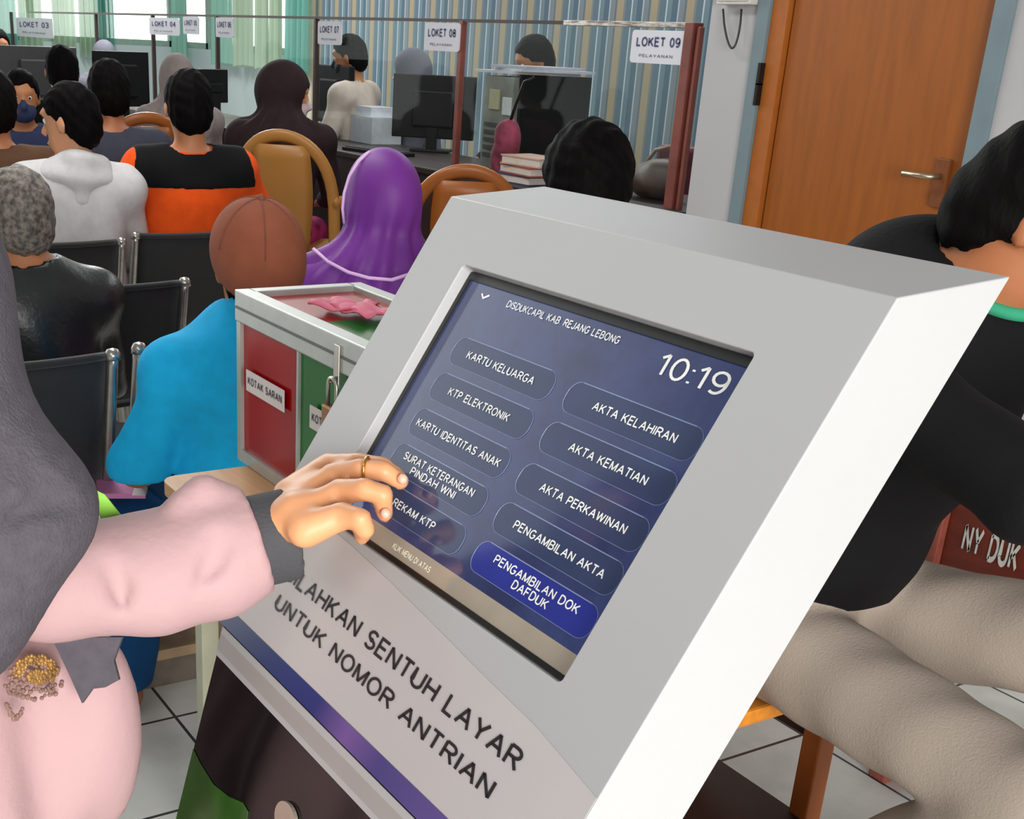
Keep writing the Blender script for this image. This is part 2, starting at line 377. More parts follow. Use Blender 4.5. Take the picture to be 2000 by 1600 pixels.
# window stretch of the back wall, sill at 1.3 m, and the end wall with its own window
struct(MB().box((-14.0, WB, 0), (-10.7, WB+.12, 1.3)).box((-14.0, WB, 2.75), (-10.7, WB+.12, 3.1)).build('wall_window', pale_wall))
struct(MB().box((-14.12, 1.2, 0), (-14.0, WB+.12, 1.3)).box((-14.12, 1.2, 2.75), (-14.0, WB+.12, 3.1)).box((-14.12, 1.2, 1.3), (-14.0, 2.2, 2.75)).build('wall_left', pale_wall))
fr_m = mat('window_frame_paint', (150, 172, 160), .5)
def window(name, p0, p1, n):
    p0 = Vector(p0); p1 = Vector(p1); d = (p1-p0)/n; b = MB()
    for i in range(n+1):
        q = p0+d*i; b.box((q.x-.03, q.y-.03, 1.3), (q.x+.03, q.y+.03, 2.75))
    lo = Vector((min(p0.x, p1.x)-.03, min(p0.y, p1.y)-.03, 0)); hi = Vector((max(p0.x, p1.x)+.03, max(p0.y, p1.y)+.03, 0))
    for z in (1.3, 2.69): b.box((lo.x, lo.y, z), (hi.x, hi.y, z+.06))
    o = struct(b.build(name, fr_m)); struct(o)
    g = MB()
    dd = (p1-p0).normalized(); nn = Vector((-dd.y, dd.x, 0))
    g.prism([p0+Vector((0, 0, 1.33)), p1+Vector((0, 0, 1.33)), p1+Vector((0, 0, 2.7)), p0+Vector((0, 0, 2.7))], nn*.006)
    g.build('window_pane', glass_mat('window_glass', (.97, 1, .98), .04), o)
window('window_1', (-13.95, WB+.06, 0), (-10.75, WB+.06, 0), 4)
window('window_2', (-14.06, 2.25, 0), (-14.06, WB-.02, 0), 4)
struct(MB().box((X_at0(601), WB-.03, 0), (X_at0(616), WB, 3.1)).build('trim_4', mat('cream_corner_trim', (200, 190, 166), .6)))
# the nearer wall with the door
WD = 3.35
xl = at(1380, 100, Y=WD).x; xa = at(1487, 0, Y=WD).x; xa2 = at(1511, 0, Y=WD).x; xb = at(1930, 100, Y=WD).x; xc = at(1968, 100, Y=WD).x
struct(MB().box((xl, WD, 0), (xa, WD+.16, 3.1)).build('wall_door_left', white_wall))
struct(MB().box((xc, WD, 0), (.6, WD+.16, 3.1)).build('wall_door_right', white_wall))
struct(MB().box((xa, WD, 2.25), (xc, WD+.16, 3.1)).build('wall_door_top', white_wall))
struct(MB().box((xa, WD-.015, 0), (xa2, WD+.16, 2.2), bev=.003).build('trim_1', blue_trim))
struct(MB().box((xb, WD-.015, 0), (xc, WD+.16, 2.2), bev=.003).build('trim_2', blue_trim))
struct(MB().box((xa, WD-.015, 2.2), (xc, WD+.16, 2.26), bev=.003).build('trim_3', blue_trim))
xg = at(1552, 0, Y=WD+.02).x
dr = struct(MB().box((xg+.004, WD+.02, .01), (xb-.001, WD+.06, 2.19), bev=.002).build('door_1', door_wood))
MB().box((xa2, WD+.0, .01), (xg-.004, WD+.07, 2.19), bev=.002).build('door_jamb', door_edge, dr)
MB().box((xg-.006, WD+.05, .01), (xg+.006, WD+.06, 2.19)).build('door_gap', dark_line, dr)
hz_ = at(1860, 348, Y=WD).z
hm = mat('brushed_handle_metal', (196, 180, 150), .3, metal=.9)
MB().box((xb-.10, WD+.004, hz_-.09), (xb-.055, WD+.021, hz_+.05), bev=.003).build('handle_plate', mat('brown_handle_plate', (120, 66, 30), .4), dr)
MB().tube([(xb-.078, WD+.01, hz_), (xb-.078, WD-.045, hz_), (xb-.17, WD-.05, hz_)], .009, 10).build('door_handle', hm, dr, True)
for yy in (145, 185):
    p = at(1494 if yy == 145 else 1489, yy, Y=WD)
    MB().box((xa2-.006, WD-.022, p.z-.035), (xa2+.006, WD+.0, p.z+.035)).build('hinge', mat('dark_hinge_steel', (40, 34, 30), .4, metal=.6), dr)
# surface box and hanging cable at the top of the white pier
p = at(1448, 4, Y=WD)
b0 = empty('junction_box', (p.x, WD, p.z), 'white surface junction box high on the white pier left of the door', 'junction box')
MB().box((-.07, -.05, -.01), (.09, 0, .16), bev=.006).build('box_body', mat('ivory_plastic', (214, 210, 204), .5), b0)
MB().box((-.062, -.056, .0), (.082, -.05, .15), bev=.004).build('box_lid', mat('ivory_plastic', (214, 210, 204), .5), b0)
q0 = at(1412, 20, Y=WD-.03); q1 = at(1445, 20, Y=WD-.03); pts = []
for i in range(19):
    t = i/18; px = 1412+36*t; py = 18+76*math.sin(math.pi*t)**.6
    pts.append(at(px, py, Y=WD-.02-.03*math.sin(math.pi*t)))
tag(MB().tube(pts, .004, 8).build('cable', mat('dark_cable_rubber', (52, 50, 50), .5), None, True), 'dark cable hanging in a loop on the white pier beside the door', 'cable')

# curtains: sheer panels with soft folds hanging in front of the windows
def curtain_mat(name, rgb):
    mm, n, l, b = node_mat(name); n.remove(b)
    o = n['Material Output']; d = n.new('ShaderNodeBsdfDiffuse'); t = n.new('ShaderNodeBsdfTranslucent'); tp = n.new('ShaderNodeBsdfTransparent')
    m1 = n.new('ShaderNodeMixShader'); m2 = n.new('ShaderNodeMixShader'); m1.inputs[0].default_value = .55; m2.inputs[0].default_value = .14
    nz = n.new('ShaderNodeTexNoise'); nz.inputs['Scale'].default_value = 3; tc = n.new('ShaderNodeTexCoord'); mp = n.new('ShaderNodeMapping'); mp.inputs['Scale'].default_value = (3, 3, .3)
    l.new(tc.outputs['Object'], mp.inputs[0]); l.new(mp.outputs[0], nz.inputs['Vector'])
    cr = n.new('ShaderNodeValToRGB'); c = L3(rgb); cr.color_ramp.elements[0].color = tuple(x*.85 for x in c[:3])+(1,); cr.color_ramp.elements[1].color = c
    l.new(nz.outputs[0], cr.inputs[0])
    for s in (d, t): l.new(cr.outputs[0], s.inputs['Color'])
    l.new(d.outputs[0], m1.inputs[1]); l.new(t.outputs[0], m1.inputs[2]); l.new(m1.outputs[0], m2.inputs[1]); l.new(tp.outputs[0], m2.inputs[2]); l.new(m2.outputs[0], o.inputs['Surface'])
    return mm
c_pale = curtain_mat('sheer_pale_curtain', (206, 224, 200)); c_teal = curtain_mat('sheer_teal_curtain', (142, 204, 192)); c_mint = curtain_mat('sheer_mint_curtain', (176, 224, 208))
def curtain(p0, p1, m, label, folds, z0=1.18, z1=2.85, amp=.035):
    p0 = Vector(p0); p1 = Vector(p1); d = p1-p0; nn = Vector((-d.y, d.x, 0)).normalized(); N = folds*10; b = MB()
    top = []; bot = []
    for i in range(N+1):
        t = i/N; o = math.sin(t*folds*2*math.pi)*amp+math.sin(t*folds*5.1+1)*amp*.3
        top.append(b.b.verts.new(p0+d*t+nn*o+Vector((0, 0, z1)))); bot.append(b.b.verts.new(p0+d*t+nn*o*1.3+Vector((0, 0, z0+.012*math.sin(i*.7)))))
    for i in range(N): b.b.faces.new((top[i], top[i+1], bot[i+1], bot[i]))
    return tag(b.build('curtain', m, None, True), label, 'curtain')
def X_at(px): return at(px, 60, Y=WB-.12).x
def Y_at(px): return at(px, 60, X=-13.85).y
curtain((X_at(415), WB-.12, 0), (X_at(455), WB-.12, 0), c_mint, 'mint sheer curtain panel left of the narrow bright slits, back window', 4)
curtain((X_at(459), WB-.12, 0), (X_at(494), WB-.12, 0), c_pale, 'pale sheer curtain panel between two bright slits, middle of back window', 4)
curtain((X_at(500), WB-.12, 0), (X_at(522), WB-.12, 0), c_pale, 'narrow pale sheer curtain strip between bright slits near the striped wall', 2)
curtain((X_at(530), WB-.12, 0), (X_at(546), WB-.12, 0), c_pale, 'narrowest pale curtain strip left of the teal curtain end', 2)
curtain((X_at(566), WB-.12, 0), (X_at(600), WB-.12, 0), c_teal, 'teal gathered curtain end touching the striped wallpaper', 4, amp=.05)
curtain((-13.85, Y_at(-10), 0), (-13.85, Y_at(34), 0), c_teal, 'teal curtain panel at the far left edge of the photo', 4)
curtain((-13.85, Y_at(38), 0), (-13.85, Y_at(84), 0), c_pale, 'pale green curtain panel behind the leftmost white counter sign', 4)
curtain((-13.85, Y_at(104), 0), (-13.85, Y_at(148), 0), c_pale, 'pale green curtain panel right of the leftmost counter sign', 4)
curtain((-13.85, Y_at(156), 0), (-13.85, Y_at(186), 0), c_pale, 'pale green curtain panel left of the folded teal curtain', 3)
curtain((-13.85, Y_at(188), 0), (-13.85, Y_at(222), 0), c_teal, 'folded teal curtain beside the brightest bare window pane', 4, amp=.06)
curtain((X_at(338), WB-.12, 0), (X_at(364), WB-.12, 0), c_mint, 'mint sheer curtain panel at the corner of the two windows', 3)

# ------------------------------------------------------------------ the queue kiosk
kw = mat('white_powder_coat', (168, 168, 168), .42, var=.012, vs=6)
kb = mat('gloss_black_panel', (8, 8, 9), .07, spec=.35, var=.02)
kiosk = empty('queue_kiosk', (KO.x+.165, KO.y-.02, 0), 'white touch screen queue kiosk with sloping screen showing 10:19', 'kiosk')
KI = Matrix.Translation(-Vector(kiosk.location))
def kbuild(b, name, m, smooth=False, parent=None, label=None):
    b.b.transform(KI) if (parent is None or parent is kiosk) else b.b.transform(KI)
    return b.build(name, m, kiosk if parent is None else parent, smooth, label)
A0, A1, C0, C1, SW, SH, RD = -.0695, .4027, -.0538, .3651, .33, .2361, .013
BK = Vector((0, math.cos(.0711), math.sin(.0711)))*.0988
b = MB()
def rr(a0, c0, a1, c1, r, n=4, e=0.0):
    out = []
    for (cx, cy, s) in ((a1-r, c0+r, -90), (a1-r, c1-r, 0), (a0+r, c1-r, 90), (a0+r, c0+r, 180)):
        for i in range(n+1):
            t = math.radians(s+90*i/n); out.append(kp(cx+r*math.cos(t), cy+r*math.sin(t), e))
    return out
hole = rr(0, 0, SW, SH, .004)
vo = [b.b.verts.new(p) for p in (kp(A1, C0), kp(A1, C1), kp(A0, C1), kp(A0, C0))]
vh = [b.b.verts.new(p) for p in hole]; vd = [b.b.verts.new(p-KN*RD) for p in hole]
nh = len(vh); q = nh//4
for k in range(4):
    seg = vh[k*q:(k+1)*q]
    b.b.faces.new([vo[k]]+seg[::-1])
    b.b.faces.new([vo[k], vo[(k+1) % 4], vh[((k+1)*q) % nh], vh[(k+1)*q-1]])
for i in range(nh): b.b.faces.new((vh[i], vh[(i+1) % nh], vd[(i+1) % nh], vd[i]))
b.b.faces.new(vd)
vb = [b.b.verts.new(v.co+BK) for v in vo]
for k in range(4): b.b.faces.new((vo[k], vo[(k+1) % 4], vb[(k+1) % 4], vb[k]))
b.b.faces.new(vb)
hd = kbuild(b, 'head_housing', kw)
mod = hd.modifiers.new('bevel', 'BEVEL'); mod.width = .003; mod.segments = 3; mod.limit_method = 'ANGLE'; mod.angle_limit = math.radians(35)
# monitor inside the recess
mon_b = mat('black_monitor_bezel', (16, 16, 17), .35); 
b = MB()
for (a0, c0, a1, c1) in ((.001, .0008, .329, .0075), (.001, .2315, .329, .2354), (.0008, .0075, .0045, .2315), (.327, .0075, .3292, .2315)):
    b.prism([kp(a0, c0, -RD+.0002), kp(a1, c0, -RD+.0002), kp(a1, c1, -RD+.0002), kp(a0, c1, -RD+.0002)], KN*.003)
kbuild(b, 'screen_bezel', mon_b)
def screen_mat():
    mm, n, l, bs = node_mat('lit_blue_display')
    t = n.new('ShaderNodeTexCoord'); nz = n.new('ShaderNodeTexNoise'); nz.inputs['Scale'].default_value = 9; nz.inputs['Detail'].default_value = 7; nz.inputs['Roughness'].default_value = .7
    l.new(t.outputs['Object'], nz.inputs['Vector'])
    cr = n.new('ShaderNodeValToRGB'); cr.color_ramp.elements[0].position = .35; cr.color_ramp.elements[1].position = .68
    cr.color_ramp.elements[0].color = L3((44, 52, 92)); cr.color_ramp.elements[1].color = L3((66, 78, 128)); l.new(nz.outputs[0], cr.inputs[0])
    bs.inputs['Base Color'].default_value = (.012, .013, .02, 1); l.new(cr.outputs[0], bs.inputs['Emission Color']); bs.inputs['Emission Strength'].default_value = .74
    bs.inputs['Roughness'].default_value = .09; bs.inputs['IOR'].default_value = 1.62; bs.inputs['Specular IOR Level'].default_value = .5
    return mm
E0 = -RD+.0012
def quad(b, a0, c0, a1, c1, e, th=.0004): b.prism([kp(a0, c0, e), kp(a1, c0, e), kp(a1, c1, e), kp(a0, c1, e)], KN*th); return b
scr = kbuild(quad(MB(), .0045, .0075, .327, .2315, -RD+.0004, .0008), 'touch_screen', screen_mat(), label='lit blue touch screen with menu buttons')
tb = mat('lit_taskbar', (146, 136, 122), .12, emit=.28, spec=.6)
kbuild(quad(MB(), .0045, .2165, .327, .2315, E0), 'taskbar', tb, parent=scr)
btn_fill = mat('lit_button_fill', (46, 54, 80), .1, emit=.5, spec=.45); btn_blue = mat('lit_button_blue', (38, 44, 112), .1, emit=.55, spec=.45)
btn_line = mat('lit_button_outline', (112, 124, 156), .3, emit=.2); txt_m = mat('lit_screen_lettering', (206, 206, 200), .4, emit=.36)
btns = [(.0315, .165, .065, 'KARTU KELUARGA', .053, .143, 0), (.0315, .165, .0975, 'KTP ELEKTRONIK', .056, .1395, 0), (.0315, .165, .1305, 'KARTU IDENTITAS ANAK', .039, .157, 0),
        (.0315, .165, .163, 'SURAT KETERANGAN\nPINDAH WNI', .0468, .148, 1), (.0315, .165, .1955, 'REKAM KTP', .0655, .1275, 0),
        (.182, .3195, .065, 'AKTA KELAHIRAN', .2135, .299, 0), (.182, .3195, .0975, 'AKTA KEMATIAN', .2135, .2955, 0), (.182, .3195, .1315, 'AKTA PERKAWINAN', .2085, .3015, 0),
        (.182, .3195, .1635, 'PENGAMBILAN AKTA', .2045, .305, 0), (.182, .3195, .1955, 'PENGAMBILAN DOK\nDAFDUK', .205, .3015, 1)]
for i, (a0, a1, cc, s, t0, t1, two) in enumerate(btns):
    hh = .0122
    bb = MB(); bb.prism(rr(a0, cc-hh, a1, cc+hh, .0105, 5, E0), KN*.0002)
    mb_ = kbuild(bb, 'menu_button', btn_blue if i >= 9 else btn_fill, parent=scr, label=('bright blue button reading ' if i >= 9 else 'button reading ')+s.replace('\n', ' '))
    ol = MB(); loop = rr(a0, cc-hh, a1, cc+hh, .0105, 5, E0+.0004); ol.tube(loop+[loop[0]], .00022, 5, cap=False)
    ol.prism([kp(a0+.011, cc-hh-.0003, E0+.0003), kp(a1-.011, cc-hh-.0003, E0+.0003), kp(a1-.011, cc-hh+.0005, E0+.0003), kp(a0+.011, cc-hh+.0005, E0+.0003)], KN*.0003)
    kbuild(ol, 'button_outline', btn_line, parent=scr)
    lines = s.split('\n')
    for j, ln in enumerate(lines):
        x0, x1 = t0, t1
        if two and j == 1: x0, x1 = ((.0648, .1297) if i == 3 else (.2341, .2745))
        base = cc+.0036 if not two else (cc-.0005 if j == 0 else cc+.0078)
        P = kp(x0, base, E0+.0005)-Vector(kiosk.location)
        text_mesh('button_lettering', ln, P, KU, -KV, KN, x1-x0, .0068, txt_m, scr, st=.15, th=.0003)
P = kp(.0655, .0195, E0+.0005)-Vector(kiosk.location); text_mesh('screen_title', 'DISDUKCAPIL KAB. REJANG LEBONG', P, KU, -KV, KN, .1375, .0062, txt_m, scr, st=.15, th=.0003)
P = kp(.2485, .0305, E0+.0005)-Vector(kiosk.location); text_mesh('screen_clock', '10:19', P, KU, -KV, KN, .0655, .0165, txt_m, scr, st=.11, th=.0003, label='white clock digits reading 10:19')
P = kp(.094, .2272, E0+.0005)-Vector(kiosk.location); text_mesh('screen_footer', 'KLIK MENU DI ATAS', P, KU, -KV, KN, .055, .005, mat('lit_footer_lettering', (206, 200, 180), .3, emit=.5), scr, st=.15, th=.0003)
ic = MB(); ic.tube([kp(.0285, .0155, E0+.0006), kp(.0325, .0185, E0+.0006), kp(.038, .0150, E0+.0006)], .0008, 6); kbuild(ic, 'menu_icon', txt_m, parent=scr)
# printed sticker, lettering and stripe on the lower part of the panel
stk = mat('pale_grey_sticker', (180, 175, 174), .4, var=.02, vs=9)
cur = [(-.0675, .236), (0, .240), (.06, .2425), (.125, .2475), (.19, .2535), (.266, .2612), (.332, .267), (.4015, .2785)]
b = MB(); b.prism([kp(a, c, .0002) for a, c in cur]+[kp(.4015, .3495, .0002), kp(-.0675, .3495, .0002)], KN*.0003); kbuild(b, 'sticker', stk)
ink = mat('black_ink', (26, 22, 22), .5)
for s, a0, a1, c, hgt in (('SILAHKAN SENTUH LAYAR', .0005, .3365, .2985, .0148), ('UNTUK NOMOR ANTRIAN', .0085, .3285, .3232, .0135)):
    P = kp(a0, c, .0006)-Vector(kiosk.location); text_mesh('panel_lettering', s, P, KU, -KV, KN, a1-a0, hgt, ink, kiosk, st=.155, th=.0004, label='black lettering reading '+s)
def stripe_blue():
    mm, n, l, bs = node_mat('blue_to_violet_stripe')
    t = n.new('ShaderNodeTexCoord'); s = n.new('ShaderNodeSeparateXYZ'); l.new(t.outputs['Object'], s.inputs[0])
    m1 = n.new('ShaderNodeMapRange'); m1.inputs['From Min'].default_value = -.235; m1.inputs['From Max'].default_value = .235; l.new(s.outputs['X'], m1.inputs[0])
    cr = n.new('ShaderNodeValToRGB'); l.new(m1.outputs[0], cr.inputs[0]); el = cr.color_ramp.elements
    el[0].color = L3((34, 52, 92)); el[1].color = L3((104, 84, 142))
    for p, c in ((.22, (24, 42, 96)), (.42, (34, 42, 108)), (.52, (108, 78, 140)), (.62, (66, 58, 118))): e = el.new(p); e.color = L3(c)
    l.new(cr.outputs[0], bs.inputs['Base Color']); bs.inputs['Roughness'].default_value = .35
    return mm
kbuild(quad(MB(), A0+.001, .350, A1-.001, .3649, .0002, .0004), 'blue_stripe', stripe_blue(), label='dark blue to violet printed stripe')
# the stand
SX0, SX1 = -.913, -.493
def sp(x, z, e=0.0):
    y = .3772-(.9769-z)*.262
    n_ = Vector((0, -1, .262)).normalized()
    return Vector((x, y, z))+n_*e
b = MB()
for z0, z1, y0, y1 in ((.06, .968, .135, .372),):
    vs = [sp(SX0, .9769), sp(SX1, .9769), sp(SX1, .06), sp(SX0, .06)]
    back = [Vector((SX0, .46, .985)), Vector((SX1, .46, .985)), Vector((SX1, .40, .06)), Vector((SX0, .40, .06))]
    b.faces(vs+back, [(0, 1, 2, 3), (4, 7, 6, 5), (0, 4, 5, 1), (1, 5, 6, 2), (2, 6, 7, 3), (3, 7, 4, 0)])
st = kbuild(b, 'stand', kb, label='gloss black stand')
MB().box((SX0-.04-kiosk.location.x, .08-kiosk.location.y, 0), (SX1+.04-kiosk.location.x, .46-kiosk.location.y, .06), bev=.006).build('base_plate', kb, kiosk)
def sband(z1, z0, name, m, e=.0004, x0=SX0, x1=SX1):
    b = MB(); b.prism([sp(x0, z1, e), sp(x1, z1, e), sp(x1, z0, e), sp(x0, z0, e)], Vector((0, -1, .262)).normalized()*.0006); return kbuild(b, name, m)
sband(.9765, .9703, 'white_stripe', kw); sband(.9703, .9560, 'grey_stripe', mat('grey_print', (152, 148, 146), .4, var=.02)); sband(.9560, .9510, 'white_stripe', kw)
gp = mat('green_reflection_paint', (36, 84, 20), .12, var=.35, vs=16, spec=.6)  # green reflection in the gloss black stand, painted on as a flat patch
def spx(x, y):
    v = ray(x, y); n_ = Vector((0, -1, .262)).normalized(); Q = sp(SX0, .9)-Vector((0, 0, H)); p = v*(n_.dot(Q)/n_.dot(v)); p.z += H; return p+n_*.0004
b = MB(); b.prism([sp(-.9126, .862, .0004)]+[spx(x, y) for x, y in ((392, 1490), (418, 1532), (448, 1556), (476, 1568), (486, 1585), (480, 1640), (490, 1800))]+[sp(-.9126, .60, .0004)], Vector((0, -1, .262)).normalized()*.0004); kbuild(b, 'green_reflection', gp)
c0 = at(578, 1600, X=None, Y=None, d=None, Z=.893)
ol = []
for i in range(24):
    t = 2*math.pi*i/24; ol.append(sp(-.735+.017*math.cos(t), .893+.013*math.sin(t), .0006))
b = MB(); b.prism(ol, Vector((0, -1, .262)).normalized()*.003); kbuild(b, 'ticket_slot_plate', mat('satin_steel', (176, 166, 150), .3, metal=.5))

# ------------------------------------------------------------------ seats
chrome = mat('worn_chrome', (176, 172, 164), .28, metal=.85, var=.1); mesh_black = mat('black_mesh_fabric', (24, 23, 24), .7, bump=.4, bs=500, sheen=.2)
def make_gang_chair(panel=True):
    c = empty('waiting_chair', (0, 0, 0))
    if panel:
        b = MB(); n = 12; rows = []
        for j in range(7):
            t = j/6; z = .40+.32*t; y = -.185-.085*t
            rows.append([b.b.verts.new((-.185+.37*i/n, y-.03*math.sin(math.pi*i/n), z)) for i in range(n+1)])
        for A, B in zip(rows, rows[1:]):
            for i in range(n): b.b.faces.new((A[i], A[i+1], B[i+1], B[i]))
        o = b.build('backrest', mesh_black, c, True); s = o.modifiers.new('th', 'SOLIDIFY'); s.thickness = .012
        MB().tube([(-.185+.37*i/n, -.271-.03*math.sin(math.pi*i/n), .722) for i in range(n+1)], .009, 8).build('top_hem', mesh_black, c, True)
    else:
        MB().tube([(-.19, -.272, .712), (0, -.285, .718), (.19, -.272, .712)], .011, 8).build('top_bar', mat('black_steel_bar', (26, 28, 34), .4, metal=.4), c, True)
    b = MB(); n = 10; rows = []
    for j in range(7):
        t = j/6; y = -.185+.40*t
        rows.append([b.b.verts.new((-.185+.37*i/n, y, .40+.03*t-.018*math.sin(math.pi*i/n))) for i in range(n+1)])
    for A, B in zip(rows, rows[1:]):
        for i in range(n): b.b.faces.new((A[i], A[i+1], B[i+1], B[i]))
    o = b.build('seat', mesh_black, c, True); s = o.modifiers.new('th', 'SOLIDIFY'); s.thickness = .014
    for sx_ in (-1, 1):
        x = sx_*.197
        b = MB(); b.tube([(x, .24, .03), (x, .225, .40), (x, .19, .432), (x, -.17, .40), (x, -.195, .42), (x, -.268, .70), (x, -.275, .725)], .0155, 10, flat=(1, .8))
        b.lathe([(.001, .012), (.012, .009), (.017, 0), (.017, -.012)], 12, Matrix.Translation((x, -.275, .726)))
        b.build('side_frame', chrome, c, True)
        MB().tube([(x, -.15, .40), (x, -.22, .02)], .013, 8).build('leg', chrome, c, True)
    MB().tube([(-.2, 0, .375), (.2, 0, .375)], .018, 8).build('cross_beam', mat('black_steel_bar', (26, 28, 34), .4, metal=.4), c)
    return c
gang = make_gang_chair(); frame_chair = make_gang_chair(False)
_used = []
def seat_at(proto, x, y, face, label, group=None, name=None, k=1.0):
    o = proto if proto not in _used else copy_tree(proto)
    _used.append(proto)
    o.location = (x, y, 0); o.rotation_euler = (0, 0, math.radians(face-90)); o['label'] = label; o['category'] = 'chair'; o.scale = (k, k, k)
    if group: o['group'] = group
    return o
GW = 'black waiting chairs in rows'
def back_right(px, py, z=.78): return at(px, py, Z=z)
pA = back_right(262, 461); pA2 = back_right(238, 472); pB = back_right(362, 552); pC = back_right(222, 694); pC2 = back_right(268, 682)
# chairs face the far end (-X); their back's right end is at +Y, left end at -Y; local back offset .272
seat_at(gang, pA.x-.294, pA.y+.216, 180, 'black mesh waiting chair directly behind the orange and black shirt', GW, k=1.08)
seat_at(gang, pA2.x-.294, pA2.y-.216, 180, 'black mesh waiting chair behind the white hooded top', GW, k=1.08)
seat_at(gang, pB.x-.294, pB.y-.216, 180, 'empty black mesh chair between the leather jacket and the brown cap', GW, k=1.08)
seat_at(gang, pC.x-.294, pC.y-.216, 180, 'nearest black mesh chair, with the pink folder on its seat', GW, k=1.08)
seat_at(frame_chair, pC2.x-.294, pC2.y+.216, 180, 'chrome framed chair with no back panel under the blue shirt', GW, k=1.08)

tan = mat('tan_moulded_plastic', (176, 122, 58), .38, var=.05, vs=4); rust = mat('orange_brown_plastic', (158, 88, 30), .36, var=.08, vs=4)
def make_plastic_chair(m):
    c = empty('plastic_chair', (0, 0, 0))
    pts = []
    for i in range(25):
        t = math.pi*i/24; pts.append((-.215*math.cos(t)*(1 if True else 1), -.20-.10*math.sin(t), .50+.42*math.sin(t)**.55))
    MB().tube([(-.22, -.19, .42)]+pts+[(.22, -.19, .42)], .024, 10, flat=(.7, 1.1)).build('back_frame', m, c, True)
    b = MB(); rows = []
    for j in range(9):
        t = j/8; z = .43+.452*t; y = -.195-.10*t; hw = .10+.03*math.sin(t*2.4)
        rows.append([b.b.verts.new((-hw+2*hw*i/6, y-.022*math.sin(math.pi*i/6), z)) for i in range(7)])
    for A, B in zip(rows, rows[1:]):
        for i in range(6): b.b.faces.new((A[i], A[i+1], B[i+1], B[i]))
    o = b.build('back_splat', m, c, True); s = o.modifiers.new('th', 'SOLIDIFY'); s.thickness = .008
    b = MB(); b.box((-.225, -.2, .41), (.225, .23, .438), bev=.012); b.build('seat', m, c)
    for sx_ in (-1, 1):
        MB().tube([(sx_*.2, .2, .42), (sx_*.225, .235, 0)], [.026, .02], 8).build('leg', m, c, True)
        MB().tube([(sx_*.2, -.18, .42), (sx_*.22, -.25, 0)], [.028, .02], 8).build('leg', m, c, True)
        MB().tube([(sx_*.222, -.235, .66), (sx_*.25, -.05, .64), (sx_*.25, .14, .63), (sx_*.235, .2, .42)], .02, 8, flat=(.7, 1.3)).build('armrest', m, c, True)
    return c
pl1 = make_plastic_chair(tan); pl2 = make_plastic_chair(rust)
def head_pt(px, py, d): return at(px, py, d=d)
def chair_top(px, py, d, face, k):
    p = at(px, py, d=d); a = math.radians(face); return (p.x+math.cos(a)*.30*k, p.y+math.sin(a)*.30*k, face)
seat_at(pl1, *chair_top(548, 262, 6.15, 138, 1.12), 'tan plastic chair under the woman in a dark headscarf', 'moulded plastic chairs', k=1.12)
seat_at(pl2, *chair_top(915, 333, 5.2, 150, 1.08), 'orange brown plastic chair behind the right edge of the purple headscarf', 'moulded plastic chairs', k=1.08)
seat_at(pl2, *chair_top(288, 218, 6.9, 172, 1.13), 'orange brown plastic chair under the beige headscarf, far left', 'moulded plastic chairs', k=1.13)

# ------------------------------------------------------------------ people
SK_T = ((190, 128, 88), (214, 150, 108))
def skin_mat(i): 
    c = [(182, 120, 80), (166, 104, 68), (206, 146, 108), (150, 92, 60)][i]
    return mat('skin_tone_%s' % 'abcd'[i], c, .5, var=.06, vs=14, spec=.4)
hair_b = mat('black_hair', (9, 7, 7), .7, var=.3, vs=60, bump=.4, bs=150, stretch=(1, 1, .35), spec=.06); hair_g = mat('greying_hair', (70, 64, 58), .6, two=(134, 124, 114), vs=70, bump=.6, bs=150)
eye_w = mat('eye_white', (220, 214, 206), .3); eye_d = mat('dark_iris', (30, 20, 16), .2); shoe_m = mat('dark_shoe_leather', (34, 28, 26), .4)
def folds(amp, f=22, seed=0.0):
    def g(X, Y, Z): return amp*(np.sin(f*(Z+.35*X)+2.2*np.sin(9*X+seed)+1.3*np.sin(7*Y+seed*2))*.6+np.sin(f*1.9*(X*.6+Y*.8)+3*np.sin(6*Z+seed))*.4)
    return g
